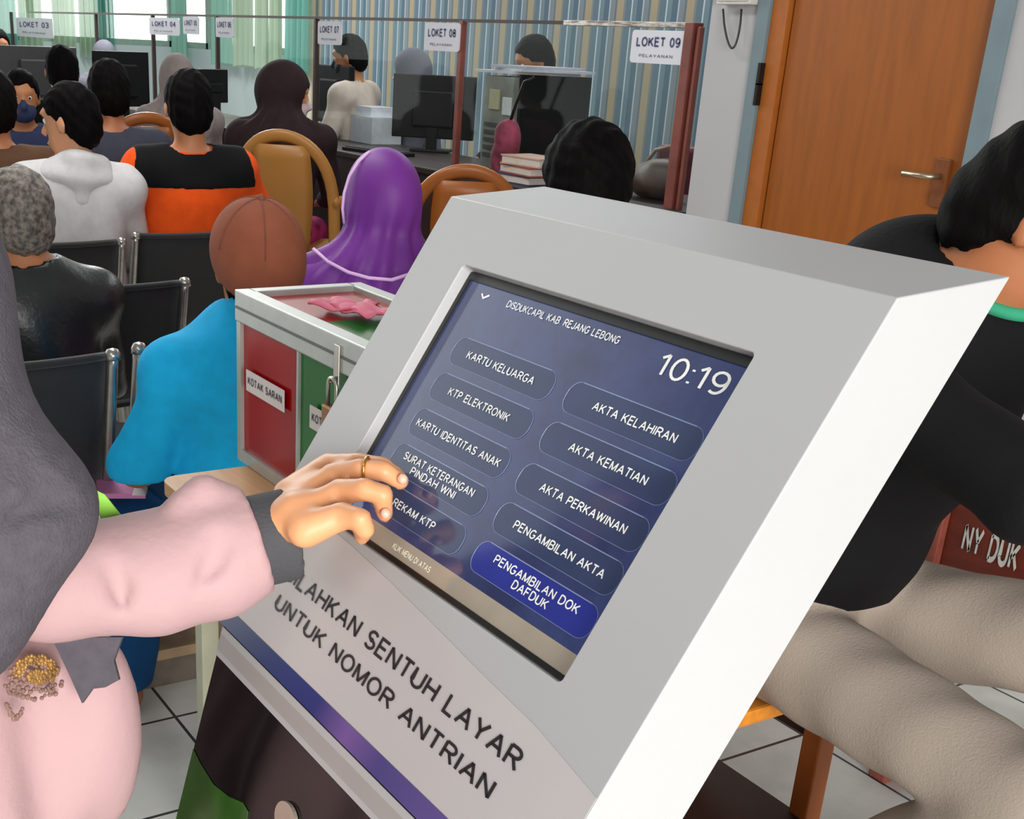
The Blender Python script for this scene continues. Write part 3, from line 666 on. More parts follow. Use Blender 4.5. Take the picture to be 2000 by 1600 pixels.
def person(label, head, face, seat=.45, lean=8, hyaw=0, nod=5, skin=0, hair='black', shirt=None, sleeve='long', trousers=None, hijab=None, mask=None,
           elbows=None, wrists=None, knees=None, ankles=None, wd=1.0, h=.011, hunch=0.0, fold=.004, rnd=1.0, hemdrop=0.0, hs=1.0, extra=None, shoe=None, ff=26):
    ga = math.radians(face-90); r = math.radians
    hl = r(lean*.5+4+nod*.4); P = V(0, 0, seat+.095); hz = head.z
    Ls = (hz-.165*math.cos(hl)-P[2])/math.cos(r(lean)); dr = V(0, math.sin(r(lean)), math.cos(r(lean)))
    N = P+dr*Ls; hc = N+.165*V(0, math.sin(hl), math.cos(hl))
    off = hc[1]; fx, fy = math.cos(r(face)), math.sin(r(face))
    root = empty('person', (head.x-fx*off, head.y-fy*off, 0), label, 'person', None, ga)
    a, n_ = r(hyaw), r(nod)
    f = V(-math.sin(a)*math.cos(n_), math.cos(a)*math.cos(n_), -math.sin(n_)); sd = V(math.cos(a), math.sin(a), 0); up = np.cross(sd, f)
    R = np.stack([sd, f, up], 1)
    lp = lambda x, y, z: hc+sd*x*hs+f*y*hs+up*z*hs
    S = {s: P+dr*(Ls-.060)+V(s*.170*wd, .0, 0) for s in (-1, 1)}
    El = {s: (V(*elbows[s]) if elbows else S[s]+V(s*.055, .08, -.26)) for s in (-1, 1)}
    Wr = {s: (V(*wrists[s]) if wrists else El[s]+V(-s*.09, .20, -.05)) for s in (-1, 1)}
    Hp = {s: P+V(s*.085*wd, .02, -.02) for s in (-1, 1)}
    Kn = {s: (V(*knees[s]) if knees else V(s*.12, .43, seat+.055)) for s in (-1, 1)}
    An = {s: (V(*ankles[s]) if ankles else V(s*.12, .40, .10)) for s in (-1, 1)}
    def torso(o, g, k=.05):
        o.ell(P+V(0, 0, .02), (.165*wd+g, .125+g, .13+g), k); o.ell(P+dr*Ls*.38, (.15*wd+g, .115+g, .19+g), k)
        o.ell(P+dr*Ls*.68, (.165*wd+g, .112+g, .17+g), k); o.cap(S[-1], S[1], .06+g, None, .06)
        for s in (-1, 1): o.cap(N-dr*.03, S[s], .05+g, .058+g, .05)
        for w_, rr_ in (extra or []):
            dx_, dy_ = w_[0]-root.location.x, w_[1]-root.location.y; o.ell(V(dx_*math.cos(ga)+dy_*math.sin(ga), -dx_*math.sin(ga)+dy_*math.cos(ga), w_[2]), tuple(q+g for q in rr_), .07)
        if hunch: o.ell(P+dr*Ls*.80+V(0, -.05, 0), (.15*wd+g, .10+hunch+g, .15+g), .07)
    def arm(o, s, g, upto=1.0):
        if upto <= .5:
            e = S[s]+(El[s]-S[s])*(upto/.5); o.cap(S[s], e, .056+g*1.2, .055+g*2.2, .03)
        else:
            o.cap(S[s], El[s], .056+g*1.2, .044+g*1.4, .03); o.cap(El[s], El[s]+(Wr[s]-El[s])*(upto-.5)*2, .043+g*1.4, .031+g*1.5, .02)
    def leg(o, s, g):
        o.cap(Hp[s], Kn[s], .085+g, .060+g, .04); o.cap(Kn[s], An[s], .060+g*1.2, .042+g*1.8, .02)
    b = Org(); torso(b, 0)
    b.cap(N-dr*.05, hc-up*.05-f*.015, .058*hs, .050*hs, .03)
    b.ell(lp(0, -.004, .018), (.076*hs, .095*hs, .098*hs), .02, 'u', R); b.ell(lp(0, .030, -.062), (.056*hs, .058*hs, .062*hs), .03, 'u', R)
    b.cap(lp(0, .088, .012), lp(0, .108, -.030), .009*hs, .014*hs, .012); b.cap(lp(-.022, .088, -.068), lp(.022, .088, -.068), .008*hs, None, .008)
    b.cap(lp(-.035, .082, .034), lp(.035, .082, .034), .012*hs, None, .014)
    for s in (-1, 1):
        b.ell(lp(s*.031, .096, .010), (.017*hs, .014*hs, .011*hs), .008, 's', R)
        b.ell(lp(s*.078, -.006, -.010), (.011*hs, .022*hs, .034*hs), .006, 'u', R)
        arm(b, s, 0); leg(b, s, 0)
        dW = (Wr[s]-El[s]); dW = dW/np.linalg.norm(dW); sx_ = np.cross(dW, V(0, 0, 1)); sx_ = sx_/max(np.linalg.norm(sx_), 1e-6)
        b.cap(Wr[s], Wr[s]+dW*.07, .024, .030, .015, 'u', ((0, 0, 1), .6))
        for q in range(4): b.chain([Wr[s]+dW*.07+sx_*(.024-.016*q), Wr[s]+dW*(.115-.006*abs(q-1.5))+sx_*(.027-.018*q), Wr[s]+dW*(.135-.006*abs(q-1.5))+sx_*(.027-.018*q)+V(0, 0, -.022)], [.0095, .009, .008], .006)
        b.chain([Wr[s]+dW*.025-s*sx_*-.02, Wr[s]+dW*.065+s*sx_*.045, Wr[s]+dW*.095+s*sx_*.05-V(0, 0, .01)], [.011, .010, .009], .008)
        b.cap(An[s]-V(0, 0, .03), An[s]+V(s*.01, .14, -.065), .036, .03, .02)
    body = b.build('body', skin_mat(skin), root, h)
    for s in (-1, 1):
        m_ = MB(); 
        bm_ = bmesh.ops.create_uvsphere(m_.b, u_segments=10, v_segments=8, radius=.0115*hs); m_.b.transform(Matrix.Translation(Vector(lp(s*.031, .0765, .008)))); 
        ey = m_.build('eye', eye_w, root, True)
        m_ = MB(); bmesh.ops.create_uvsphere(m_.b, u_segments=10, v_segments=8, radius=.0070*hs); m_.b.transform(Matrix.Translation(Vector(lp(s*.031, .0825, .008)))); m_.build('iris', eye_d, ey, True)
    if hair and not hijab:
        hm = hair_b if hair == 'black' else hair_g
        o = Org(); o.ell(lp(0, -.010, .024), (.086*hs*rnd, .104*hs, .106*hs), .01, 'u', R); o.ell(lp(0, -.040, -.035), (.072*hs*rnd, .066*hs, .070*hs), .03, 'u', R)
        o.cut(lp(0, .045, .030), f*.78-up*.62, .007); o.cut(lp(0, 0, -.088), -up+f*.2, .006)
        o.disp = lambda X, Y, Z: .0036*np.sin(120*(X+.5*Z)+3*np.sin(40*Y))*np.sin(70*Z+60*Y)
        o.build('hair', hm, root, max(h*.7, .006))
    if shirt:
        o = Org(); torso(o, .014)
        for s in (-1, 1): arm(o, s, .010, {'long': .96, 'short': .36, 'none': .1}[sleeve])
        o.cap(N-dr*.05, N+dr*.004, .066, .064, .03); o.cap(N+dr*.030, N+dr*.2, .074, .09, .008, 's'); o.cut(P+V(0, 0, -.075-hemdrop), V(0, 0, -1)); o.disp = folds(fold, 24, hz*7)
        o.build('shirt', shirt, root, h)
    tr = trousers or mat('dark_trouser_cloth', (38, 38, 46), .8, bump=.2, bs=300)
    o = Org(); o.ell(P+V(0, 0, -.01), (.172*wd, .14, .105), .05); o.ell(P+dr*.09, (.163*wd, .128, .085), .04)
    for s in (-1, 1): leg(o, s, .014)
    o.disp = folds(fold, ff, hz*3)
    for s in (-1, 1): pass
    o.cut(V(0, 0, .085), V(0, 0, -1))
    o.build('trousers', tr, root, h)
    for s in (-1, 1):
        o = Org(); o.cap(An[s]-V(0, 0, .045), An[s]+V(s*.012, .16, -.062), .042, .037, .03); o.cut(V(0, 0, .006), V(0, 0, -1)); o.build('shoe', shoe or shoe_m, root, max(h, .009))
    if hijab:
        o = Org(); o.ell(lp(0, -.012, .012), (.096*hs, .118*hs, .122*hs), .03, 'u', R); o.cap(lp(0, -.01, -.06), N, .088, .10, .05)
        o.cap(N-dr*.02, N-dr*.11, .105, .15, .06); o.cap(S[-1]*.92+N*.08, S[1]*.92+N*.08, .085, None, .09)
        o.ell(lp(0, .125, -.018), (.056*hs, .060*hs, .078*hs), .012, 's', R)
        o.cut(N-dr*.20, -dr+V(0, .05, 0)); cz = hc[2]
        o.disp = lambda X, Y, Z: .007*np.clip((cz+.02-Z)/.18, 0, 1)*np.sin(13*np.arctan2(X-hc[0], Y-hc[1]+.02)+22*(Z-cz))
        o.build('headscarf', hijab, root, h)
    if mask:
        o = Org(); o.ell(lp(0, .034, -.058), (.064*hs, .072*hs, .058*hs), .01, 'u', R); o.cap(lp(0, .09, .0), lp(0, .112, -.03), .012, .016, .02)
        o.cut(lp(0, .03, 0), -f); o.cut(lp(0, 0, -.004), up-f*.15); o.build('face_mask', mask, root, max(h*.8, .006))
    return root, dict(P=P, N=N, hc=hc, dr=dr, f=f, up=up, sd=sd, S=S, lp=lp, El=El, Wr=Wr, R=R, torso=torso, fold=folds(fold, 24, hz*7), arm=arm, Kn=Kn)
def cloth(name, rgb, **k): 
    k.setdefault('rough', .85); k.setdefault('bump', .25); k.setdefault('bs', 260); k.setdefault('spec', .2); return mat(name, rgb, **k)
orange = cloth('orange_shirt_cloth', (232, 84, 22)); blackc = cloth('black_shirt_cloth', (11, 11, 14)); hoodie = cloth('pale_grey_hoodie_cloth', (206, 204, 204))
leather = mat('black_leather', (26, 27, 26), .34, bump=.3, bs=70, spec=.6, var=.3, vs=8); blue = cloth('bright_blue_shirt_cloth', (24, 172, 226)); navy = cloth('dark_blue_trouser_cloth', (16, 62, 104))
purple = mat('purple_jersey', (110, 40, 136), .55, var=.08, vs=8, spec=.4); tee = cloth('charcoal_shirt_cloth', (58, 60, 72)); brownc = cloth('brown_shirt_cloth', (84, 58, 40))
maroon = cloth('dark_maroon_scarf_cloth', (44, 30, 34)); greyhij = cloth('grey_scarf_cloth', (104, 104, 114)); beige = cloth('grey_beige_scarf_cloth', (142, 132, 128)); cream = cloth('cream_uniform_cloth', (206, 190, 178))
magenta = cloth('magenta_skirt_cloth', (196, 56, 122)); navym = cloth('navy_mask_cloth', (52, 60, 92)); khaki = cloth('beige_trouser_cloth', (157, 144, 132), var=.05, vs=5)

# orange and black shirt
r_, J = person('person seen from behind in an orange shirt with a black yoke', at(368, 208, d=4.86), 172, shirt=orange, sleeve='short', lean=-5, nod=4, h=.011, wd=1.02, elbows={-1: (-.30, .06, .80), 1: (.29, .07, .80)})
def yoke(J, root):
    o = Org(); J['torso'](o, .018); N, dr = J['N'], J['dr']
    for s in (-1, 1): o.cap(J['S'][s], J['S'][s]+(J['El'][s]-J['S'][s])*.16, .077, None, .03)
    o.cap(N-dr*.05, N+dr*.004, .068, .066, .03); o.cut(N-dr*.105, -dr); o.cap(N+dr*.024, N+dr*.2, .076, .09, .008, 's'); o.cut(J['S'][1]+V(.05, 0, 0), (1, 0, .25)); o.cut(J['S'][-1]-V(.05, 0, 0), (-1, 0, .25)); o.disp = J['fold']; o.build('shirt_yoke', blackc, root, .010, label='black shoulder yoke of the shirt')
    MB().tube([Vector(N)+Vector((.066*math.cos(t), .066*math.sin(t), .012+.012*math.sin(t))) for t in [2*math.pi*i/20 for i in range(21)]], .011, 8).build('collar', orange, root, True)
yoke(J, r_)
# white hooded top
r_, J = person('person in a pale grey hooded top with the face turned left', at(138, 236, d=4.73), 176, hyaw=48, nod=8, shirt=hoodie, lean=-3, wd=1.02, skin=2)
o = Org(); N = J['N']; o.cap(N+V(-.075, -.03, -.01), N+V(.075, -.03, -.01), .062, None, .05); o.cap(N+V(-.07, .05, -.02), N+V(.07, .05, -.02), .05, None, .05); o.cap(N+V(0, -.075, -.07), N+V(0, -.06, .01), .05, .06, .05)
o.disp = lambda X, Y, Z: .006*np.sin(70*Z+8*X); o.build('hood', hoodie, r_, .011)
# leather jacket
r_, J = person('grey haired person in a black leather jacket at the left edge', at(38, 424, d=3.5), 182, hair='grey', shirt=leather, lean=0, nod=8, fold=.005, h=.009, wd=1.05)
N = J['N']; MB().tube([Vector(N)+Vector((.068*math.cos(t), .066*math.sin(t)-.004, .022+.01*math.sin(t))) for t in [2*math.pi*i/20 for i in range(21)]], .012, 8).build('inner_collar', mat('checked_collar_cloth', (150, 132, 128), .8, two=(70, 60, 60), vs=40), r_, True)
# brown cap and blue shirt
r_, J = person('person slouching in a brown cap and bright blue shirt', at(500, 512, d=2.66), 178, lean=2, nod=-9, hyaw=-4, skin=1, shirt=blue, trousers=navy, seat=.45, h=.008, hunch=.02, wd=1.0, fold=.006, hemdrop=-.09, shoe=mat('brown_sandal_leather', (140, 84, 56), .5),
               elbows={-1: (-.255, .06, .585), 1: (.25, .08, .585)}, wrists={-1: (-.12, .28, .56), 1: (.12, .28, .57)}, knees={-1: (-.13, .40, .50), 1: (.13, .42, .50)}, ankles={-1: (-.315, .03, .10), 1: (.10, .40, .10)})
lp = J['lp']; capm = cloth('brown_cap_cloth', (142, 82, 60), bs=350)
o = Org(); o.ell(lp(0, -.008, .028), (.098, .116, .108), .02, 'u', J['R']); o.ell(lp(0, -.045, -.01), (.080, .080, .07), .03, 'u', J['R']); o.cut(lp(0, 0, -.022), -J['up']+J['f']*.35); cp = o.build('cap', capm, r_, .007)
mb = MB()
for sgn in (0, 1, 2):
    a = math.pi*sgn/3+.3; pts = []
    for i in range(17):
        t = math.pi*(i/16)*.92+.12; pts.append(lp(math.cos(t)*math.cos(a)*.0985, -.008+math.cos(t)*math.sin(a)*.1165, .028+math.sin(t)*.1085))
    mb.tube([tuple(p) for p in pts], .0016, 6)
mb.build('cap_seam', mat('brown_cap_seam', (124, 70, 52), .85), cp, True)
mb = MB(); bmesh.ops.create_uvsphere(mb.b, u_segments=10, v_segments=6, radius=.009); mb.b.transform(Matrix.Translation(Vector(lp(0, -.012, .136)))); mb.build('cap_button', mat('brown_cap_seam', (124, 70, 52), .85), cp, True)
o = Org(); o.ell(lp(.01, .105, .02), (.060, .075, .010), .02, 'u', J['R']); o.build('visor', capm, cp, .008)
# purple headscarf
r_, J = person('person in a purple headscarf with pale piping', at(744, 392, d=3.4), 150, hijab=purple, shirt=purple, lean=8, seat=.42, h=.009, skin=2, hyaw=30)
pip = mat('pale_pink_piping', (226, 178, 226), .6); lp = J['lp']; N, dr = J['N'], J['dr']
MB().tube([tuple(lp(.060*math.sin(t), .100-.012*abs(math.sin(t)), -.018+.084*math.cos(t))) for t in [2*math.pi*i/24 for i in range(25)]], .0035, 6).build('face_piping', pip, r_, True)
# charcoal shirt
Mi = (Matrix.Translation(r_.location) @ Matrix.Rotation(r_.rotation_euler.z, 4, 'Z')).inverted()
MB().tube([Mi @ at(x, y, d=d) for x, y, d in ((722, 297, 3.37), (700, 316, 3.355), (682, 345, 3.345), (672, 378, 3.34), (669, 408, 3.34), (672, 436, 3.35))], .0038, 6).build('edge_piping', pip, r_, True)
MB().tube([Mi @ at(x, y, d=d) for x, y, d in ((612, 486, 3.26), (640, 511, 3.22), (680, 532, 3.19), (720, 543, 3.18), (765, 547, 3.19), (805, 534, 3.22))], .0045, 6).build('hem_piping', pip, r_, True)
r_, J = person('person in a charcoal shirt behind the white hooded top', at(212, 180, d=5.6), 175, shirt=tee, sleeve='short', h=.013, skin=1)
r_, J = person('person in a brown shirt cut off by the left edge', at(-16, 206, d=5.0), 175, shirt=brownc, h=.013, skin=1)
r_, J = person('person facing the camera with a navy face mask, left', at(42, 190, d=6.7), -10, shirt=navym, mask=navym, h=.013, skin=0)
r_, J = person('black haired person in dark clothes, farthest of those waiting at left', at(121, 139, d=7.2), 170, shirt=blackc, h=.014, skin=1)
r_, J = person('person in a grey beige headscarf seen from behind, far left', at(345, 154, d=7.5), 175, hijab=beige, shirt=beige, h=.014, skin=2)
r_, J = person('person in a dark maroon headscarf leaning to the counter, masked', at(556, 184, d=6.7), 140, hijab=maroon, shirt=maroon, trousers=magenta, mask=mat('pale_mask_cloth', (206, 184, 184), .8), lean=24, hyaw=-85, nod=10, h=.012, skin=2, wd=1.2, hs=1.2)
# clerks behind the glass
r_, J = person('clerk in a cream uniform and dark mask behind the glass', at(682, 111, d=8.1), 215, seat=.56, shirt=cream, mask=mat('black_mask_cloth', (24, 24, 28), .8), h=.014, nod=14, hyaw=10)
r_, J = person('clerk in a grey headscarf behind the glass, half hidden by a monitor', at(803, 140, d=8.0), 250, seat=.52, hijab=greyhij, shirt=greyhij, h=.014, nod=10, hyaw=-20, skin=2)
r_, J = person('black haired clerk whose crown shows above the computer tower', at(1043, 118, d=7.2), 255, seat=.62, shirt=tee, h=.013, nod=25, rnd=1.06)
r_, J = person('clerk in a pale shirt cut off by the left edge, behind monitors', at(-4, 92, d=10.2), 0, seat=.55, shirt=cream, h=.016)
r_, J = person('clerk in a grey headscarf behind the far black monitor', at(205, 112, d=11.2), 0, seat=.5, hijab=greyhij, shirt=greyhij, h=.016, skin=2)
# black haired person just behind the kiosk
r_, J = person('black haired person seated just behind the kiosk top', at(1147, 356, d=2.8), 150, shirt=blackc, h=.009, nod=14, rnd=1.12, seat=.44)

# ------------------------------------------------------------------ right: seated person, wooden chair, bench
black2 = cloth('black_polo_cloth', (10, 9, 12), bump=.3, bs=120)
MY = 1.58
r_, J = person('person in a black shirt and beige trousers bent forward on a wooden chair', at(2022, 425, Y=MY), 0, lean=22, nod=36, hyaw=42, skin=1, shirt=black2, trousers=khaki, seat=.51, h=.008, hunch=.07, fold=.0042, ff=33, wd=1.08,
               hemdrop=-.125, extra=[(tuple(at(1815, 558, Y=MY)), (.115, .12, .085))],
               elbows={-1: (-.25, .50, .98), 1: (.23, .52, 1.0)}, wrists={-1: (-.10, .72, 1.04), 1: (.10, .72, 1.04)}, knees={-1: (-.20, .52, .68), 1: (.12, .57, .555)}, ankles={-1: (-.16, .46, .10), 1: (.12, .18, .12)})
N, f, sd = J['N'], J['f'], J['sd']
MB().tube([Vector(N)+Vector((.074*math.cos(t), .074*math.sin(t)+.03, .05-.03*math.sin(t))) for t in [math.pi*(.08+.5*i/24) for i in range(25)]], .010, 8).build('collar', mat('green_collar_cloth', (38, 140, 104), .8), r_, True, label='green collar')
wood_o = mat('orange_varnished_wood', (206, 128, 40), .35, var=.12, vs=10, stretch=(1, 6, 6)); wood_r = mat('red_brown_varnished_wood', (110, 44, 28), .32, var=.15, vs=8, stretch=(1, 6, 6)); wood_d = mat('dark_brown_wood', (52, 30, 24), .5, var=.2, vs=8)
wc = empty('wooden_chair', (-1.40, MY-.14, 0), 'orange varnished wooden chair under the person in beige trousers', 'chair')
MB().box((-.21, -.21, .460), (.19, .21, .488), bev=.006).build('seat', wood_o, wc)
for x in (-.17, .165):
    for y in (-.18, .175): MB().box((x-.02, y-.02, 0), (x+.02, y+.02, .432), bev=.004).build('leg', mat('brown_orange_wood', (158, 84, 30), .4, var=.12, vs=10), wc)
for y in (-.185, .185): MB().box((-.17, y-.012, .36), (.17, y+.012, .43)).build('apron', wood_d, wc)
MB().box((-.2, -.17, .36), (-.18, .17, .43)).build('apron', wood_d, wc)
MB().box((-.17, -.165, .20), (.20, .165, .215)).build('shelf', wood_d, wc)
BY = 2.16
pl = at(1850, 1030, Y=BY); zt = at(1886, 935, Y=BY).z+.02; zb = pl.z-.14
bn = empty('wooden_bench', (pl.x, BY, 0), 'red brown wooden bench with a white stencilled back board reading NY DUK', 'bench')
MB().box((0, 0, zb-.02), (1.5, .025, zt), bev=.004).build('back_board', wood_r, bn)
MB().box((-.045, -.02, 0), (.0, .045, zt+.01), bev=.006).build('post', mat('highlight_red_post', (150, 80, 66), .3, var=.15), bn)  # lighter red puts the edge highlight into this post's colour
MB().box((1.5, -.02, 0), (1.545, .045, zt+.01), bev=.006).build('post', wood_r, bn)
MB().box((-.34, .05, zb-.03), (1.5, .42, zb), bev=.005).build('seat', wood_r, bn)
MB().box((-.34, .03, zb-.02), (-.05, .05, zb+.12), bev=.004).build('side_board', wood_d, bn)
for x in (-.30, 1.46): MB().box((x-.02, .36, 0), (x+.02, .40, zb-.02)).build('leg', wood_d, bn)
t0 = at(1876, 1076, Y=BY-.001); t1 = at(2035, 1148, Y=BY-.001); hh = at(1887, 1013, Y=BY).z-at(1880, 1076, Y=BY).z
text_mesh('stencil_lettering', 'NY DUK - CAPIL', (t0.x-pl.x, -.0015, t0.z), (1, 0, 0), (0, 0, 1), (0, -1, 0), (at(1972, 1118, Y=BY).x-t0.x)*2.35, .062, mat('white_stencil_paint', (206, 206, 198), .7, var=.12, vs=60), bn, st=.2, gap=.12)

# ------------------------------------------------------------------ ballot style suggestion box on a table
alu = mat('satin_aluminium', (178, 180, 176), .35, metal=.55, var=.04); red_a = mat('red_acrylic', (156, 6, 14), .25, spec=.2, var=.08, vs=8); grn_a = mat('green_acrylic', (8, 104, 30), .25, spec=.2, var=.08, vs=8)
bx0, by0, bz1 = -1.939, .832, 1.06
bz0 = at(462, 894, Y=by0).z; bx1 = -1.47; by1 = 1.065; xm = at(580, 690, Y=by0).x
bb = empty('suggestion_box', ((bx0+bx1)/2, (by0+by1)/2, bz0), 'aluminium framed red and green box with a brass padlock and paper labels', 'box')
B0 = -Vector(bb.location)
def bbx(lo, hi, name, m, bev=0.0, parent=None, label=None):
    b = MB(); b.box(Vector(lo)+B0, Vector(hi)+B0, bev=bev); return b.build(name, m, parent or bb, label=label)
bbx((bx0+.006, by0+.006, bz0+.02), (xm, by1-.006, bz1-.05), 'red_side', red_a, label='red acrylic half')
bbx((xm, by0+.006, bz0+.02), (bx1-.006, by1-.006, bz1-.05), 'green_side', grn_a, label='green acrylic half')
fr = MB()
for (x, y) in ((bx0, by0), (bx1-.014, by0), (bx0, by1-.014), (bx1-.014, by1-.014)): fr.box(Vector((x-.0006, y-.0006, bz0-.0004))+B0, Vector((x+.0146, y+.0146, bz1-.05))+B0)
for z0, z1 in ((bz0, bz0+.022),):
    for y in (by0, by1-.014): fr.box(Vector((bx0, y, z0))+B0, Vector((bx1, y+.014, z1))+B0)
    for x in (bx0, bx1-.014): fr.box(Vector((x, by0, z0))+B0, Vector((x+.014, by1, z1))+B0)
fr.box(Vector((xm-.003, by0+.001, bz0+.02))+B0, Vector((xm+.003, by0+.007, bz1-.05))+B0)
fr.build('frame', alu, bb)
ld = MB(); t = .02
for (x0, y0, x1, y1) in ((bx0-.002, by0-.003, bx1+.002, by0+.026), (bx0-.002, by1-.026, bx1+.002, by1+.003), (bx0-.002, by0+.02, bx0+.026, by1-.02), (bx1-.026, by0+.02, bx1+.002, by1-.02)):
    ld.box(Vector((x0, y0, bz1-.052))+B0, Vector((x1, y1, bz1))+B0, bev=.002)
lid = ld.build('lid_frame', alu, bb)
bbx((bx0, by0-.0045, bz1-.030), (bx1, by0-.003, bz1-.026), 'lid_groove', mat('dark_groove', (96, 96, 94), .5), parent=lid)
bbx((bx0+.02, by0+.02, bz1-.016), (xm+.004, by1-.02, bz1-.010), 'red_lid_panel', red_a, label='red lid panel')
bbx((xm+.004, by0+.02, bz1-.016), (bx1-.02, by1-.02, bz1-.010), 'green_lid_panel', grn_a, label='green lid panel')
hs = MB(); p = at(660, 700, Y=by0-.004)
px_ = p.x
hs.box(Vector((px_-.008, by0-.007, bz1-.075))+B0, Vector((px_+.008, by0-.003, bz1-.012))+B0, bev=.001); hs.tube([Vector((px_, by0-.004, bz1-.062))+B0, Vector((px_, by0-.014, bz1-.066))+B0, Vector((px_, by0-.004, bz1-.070))+B0], .0022, 6)
hs.build('hasp', chrome, bb)
lbm = mat('white_paper_label', (214, 206, 204), .7, var=.03); inkg = mat('grey_ink', (84, 84, 90), .7)
for (xa_, xb_, za, s) in ((at(482, 740, Y=by0).x, at(556, 775, Y=by0).x, None, 'KOTAK SARAN'), (at(606, 815, Y=by0).x, at(690, 850, Y=by0).x, None, 'KOTAK ADUAN')):
    zc = at(518 if s == 'KOTAK SARAN' else 615, 760 if s == 'KOTAK SARAN' else 815, Y=by0).z
    bbx((xa_, by0-.0012, zc-.02), (xb_, by0-.0002, zc+.016), 'paper_label', lbm, label='white paper label')
    text_mesh('label_lettering', s, Vector((xa_+.008, by0-.0016, zc-.008))+B0, (1, 0, 0), (0, 0, 1), (0, -1, 0), xb_-xa_-.016, .014, inkg, bb, st=.2, gap=.15, th=.0002)
pk = empty('padlock', (px_, by0-.012, bz1-.145), 'brass padlock hanging from the hasp of the red and green box', 'padlock')
MB().box((-.019, -.008, 0), (.019, .008, .043), bev=.003).build('lock_body', mat('old_brass', (150, 104, 66), .4, metal=.6, var=.15, vs=40), pk)
MB().tube([(-.013, 0, .04), (-.013, 0, .072)]+[(-.013*math.cos(math.pi*i/8), 0, .072+.013*math.sin(math.pi*i/8)) for i in range(1, 8)]+[(.013, 0, .072), (.013, 0, .04)], .0032, 8).build('shackle', chrome, pk, True)
slip_m = mat('pink_slip_paper', (220, 112, 136), .7, var=.08, vs=20)
for i, (pxx, pyy, rz, s) in enumerate(((672, 596, .5, 'larger pink crumpled slip on the red lid panel of the box'), (712, 604, .1, 'pink crumpled slip nearest the kiosk on the box lid'))):
    p = at(pxx, pyy, Z=bz1+.004); b = MB(); n = 8; rows = []
    for j in range(n+1): rows.append([b.b.verts.new((-.045+.09*k/n, -.035+.07*j/n, .003*math.sin(k*1.1+j*.7+i)+.003*math.sin(j*1.7-k*.5)+.008)) for k in range(n+1)])
    for A, B in zip(rows, rows[1:]):
        for k in range(n): b.b.faces.new((A[k], A[k+1], B[k+1], B[k]))
    o = b.build('paper_slip', slip_m, None, True); o.location = (p.x, p.y, bz1-.004); o.rotation_euler = (0, 0, rz); sm = o.modifiers.new('th', 'SOLIDIFY'); sm.thickness = .003; tag(o, s, 'paper', 'slips on the box lid')
tbw = mat('tan_plywood', (186, 136, 82), .5, var=.08, vs=10, stretch=(1, 8, 8)); crm = mat('cream_painted_metal', (184, 184, 160), .5, var=.05)
tb_ = empty('small_table', (-1.6, .9, 0), 'small plywood table with cream legs carrying the red and green box', 'table')
tx0, tx1, ty0, ty1 = at(316, 932, Z=bz0-.001).x, -1.38, at(325, 945, Z=bz0-.001).y, 1.12
b = MB(); c_ = Vector((-1.6, .9, 0)); rad = .03
poly = []
for (cx, cy, a) in ((tx0+rad, ty0+rad, 180), (tx1-rad, ty0+rad, 270), (tx1-rad, ty1-rad, 0), (tx0+rad, ty1-rad, 90)):
    for i in range(6): t = math.radians(a+18*i); poly.append(Vector((cx+rad*math.cos(t), cy+rad*math.sin(t), bz0-.024))-c_)
b.prism(poly, (0, 0, .023)); b.build('table_top', tbw, tb_)
for x in (tx0+.05, tx1-.05):
    for y in (ty0+.06, ty1-.06): MB().box((x-.016+1.6, y-.016-.9, 0), (x+.016+1.6, y+.016-.9, bz0-.024), bev=.003).build('leg', crm, tb_)
MB().box((tx0+.05+1.6, ty0+.05-.9, bz0-.07), (tx1-.05+1.6, ty0+.07-.9, bz0-.024)).build('rail', crm, tb_)
# low step and folder
s0 = at(300, 1344, Z=0); zs = at(320, 1286, X=s0.x).z; zt_ = at(320, 1262, X=s0.x-.01).z
stp = empty('low_step', (s0.x-.12, .95, 0), 'low dark step with a pale wooden top on the tiles under the pink sleeve', 'step')
MB().box((-.12, -.32, 0), (.12, .30, zs), bev=.004).build('step_body', mat('dark_worn_wood', (92, 84, 74), .7, var=.3, vs=14), stp)
MB().box((-.13, -.33, zs), (.13, .31, zt_), bev=.004).build('step_top', mat('pale_worn_wood', (150, 126, 96), .6, var=.2, vs=14), stp)
q = [at(x, y, Z=.452) for x, y in ((176, 906), (300, 916), (284, 974), (196, 974))]; c_ = sum(q, Vector())/4
fo = empty('folder', c_, 'pink paper folder with a white label on the black chair seat', 'folder')
MB().prism([p-c_ for p in q], (0, 0, .012)).build('cover', mat('pink_card', (196, 122, 168), .6, var=.04), fo)
q2 = [at(x, y, Z=.466) for x, y in ((265, 943), (292, 944), (284, 968), (258, 968))]
MB().prism([p-c_ for p in q2], (0, 0, .0008)).build('label_sticker', lbm, fo)

# ------------------------------------------------------------------ service counter with glass screen
cw = mat('dark_counter_laminate', (50, 38, 34), .45, var=.15, vs=5); CX0, CX1, CZ = -13.2, -3.72, .90
ct = empty('service_counter', (-8, 3.3, 0), 'long dark wooden service counter under the glass screen', 'counter')
MB().box((CX0+8, .02, 0), (CX1+8, .06, CZ-.03)).build('front_panel', cw, ct)
MB().box((CX0+8, 0, CZ-.03), (CX1+8, .62, CZ), bev=.006).build('worktop', cw, ct)
MB().box((CX1+8-.04, .06, 0), (CX1+8, .6, CZ-.03)).build('end_panel', cw, ct)
GY = 3.5; ZR = at(1365, 50, Y=GY).z
rust_m = mat('red_oxide_steel', (128, 66, 54), .45, var=.18, vs=9); post_d = mat('dark_steel_post', (66, 52, 50), .45, metal=.3)
gp_ = empty('glass_partition', (-8, GY, CZ), 'clear glass counter screen with steel posts and top rail', 'partition')
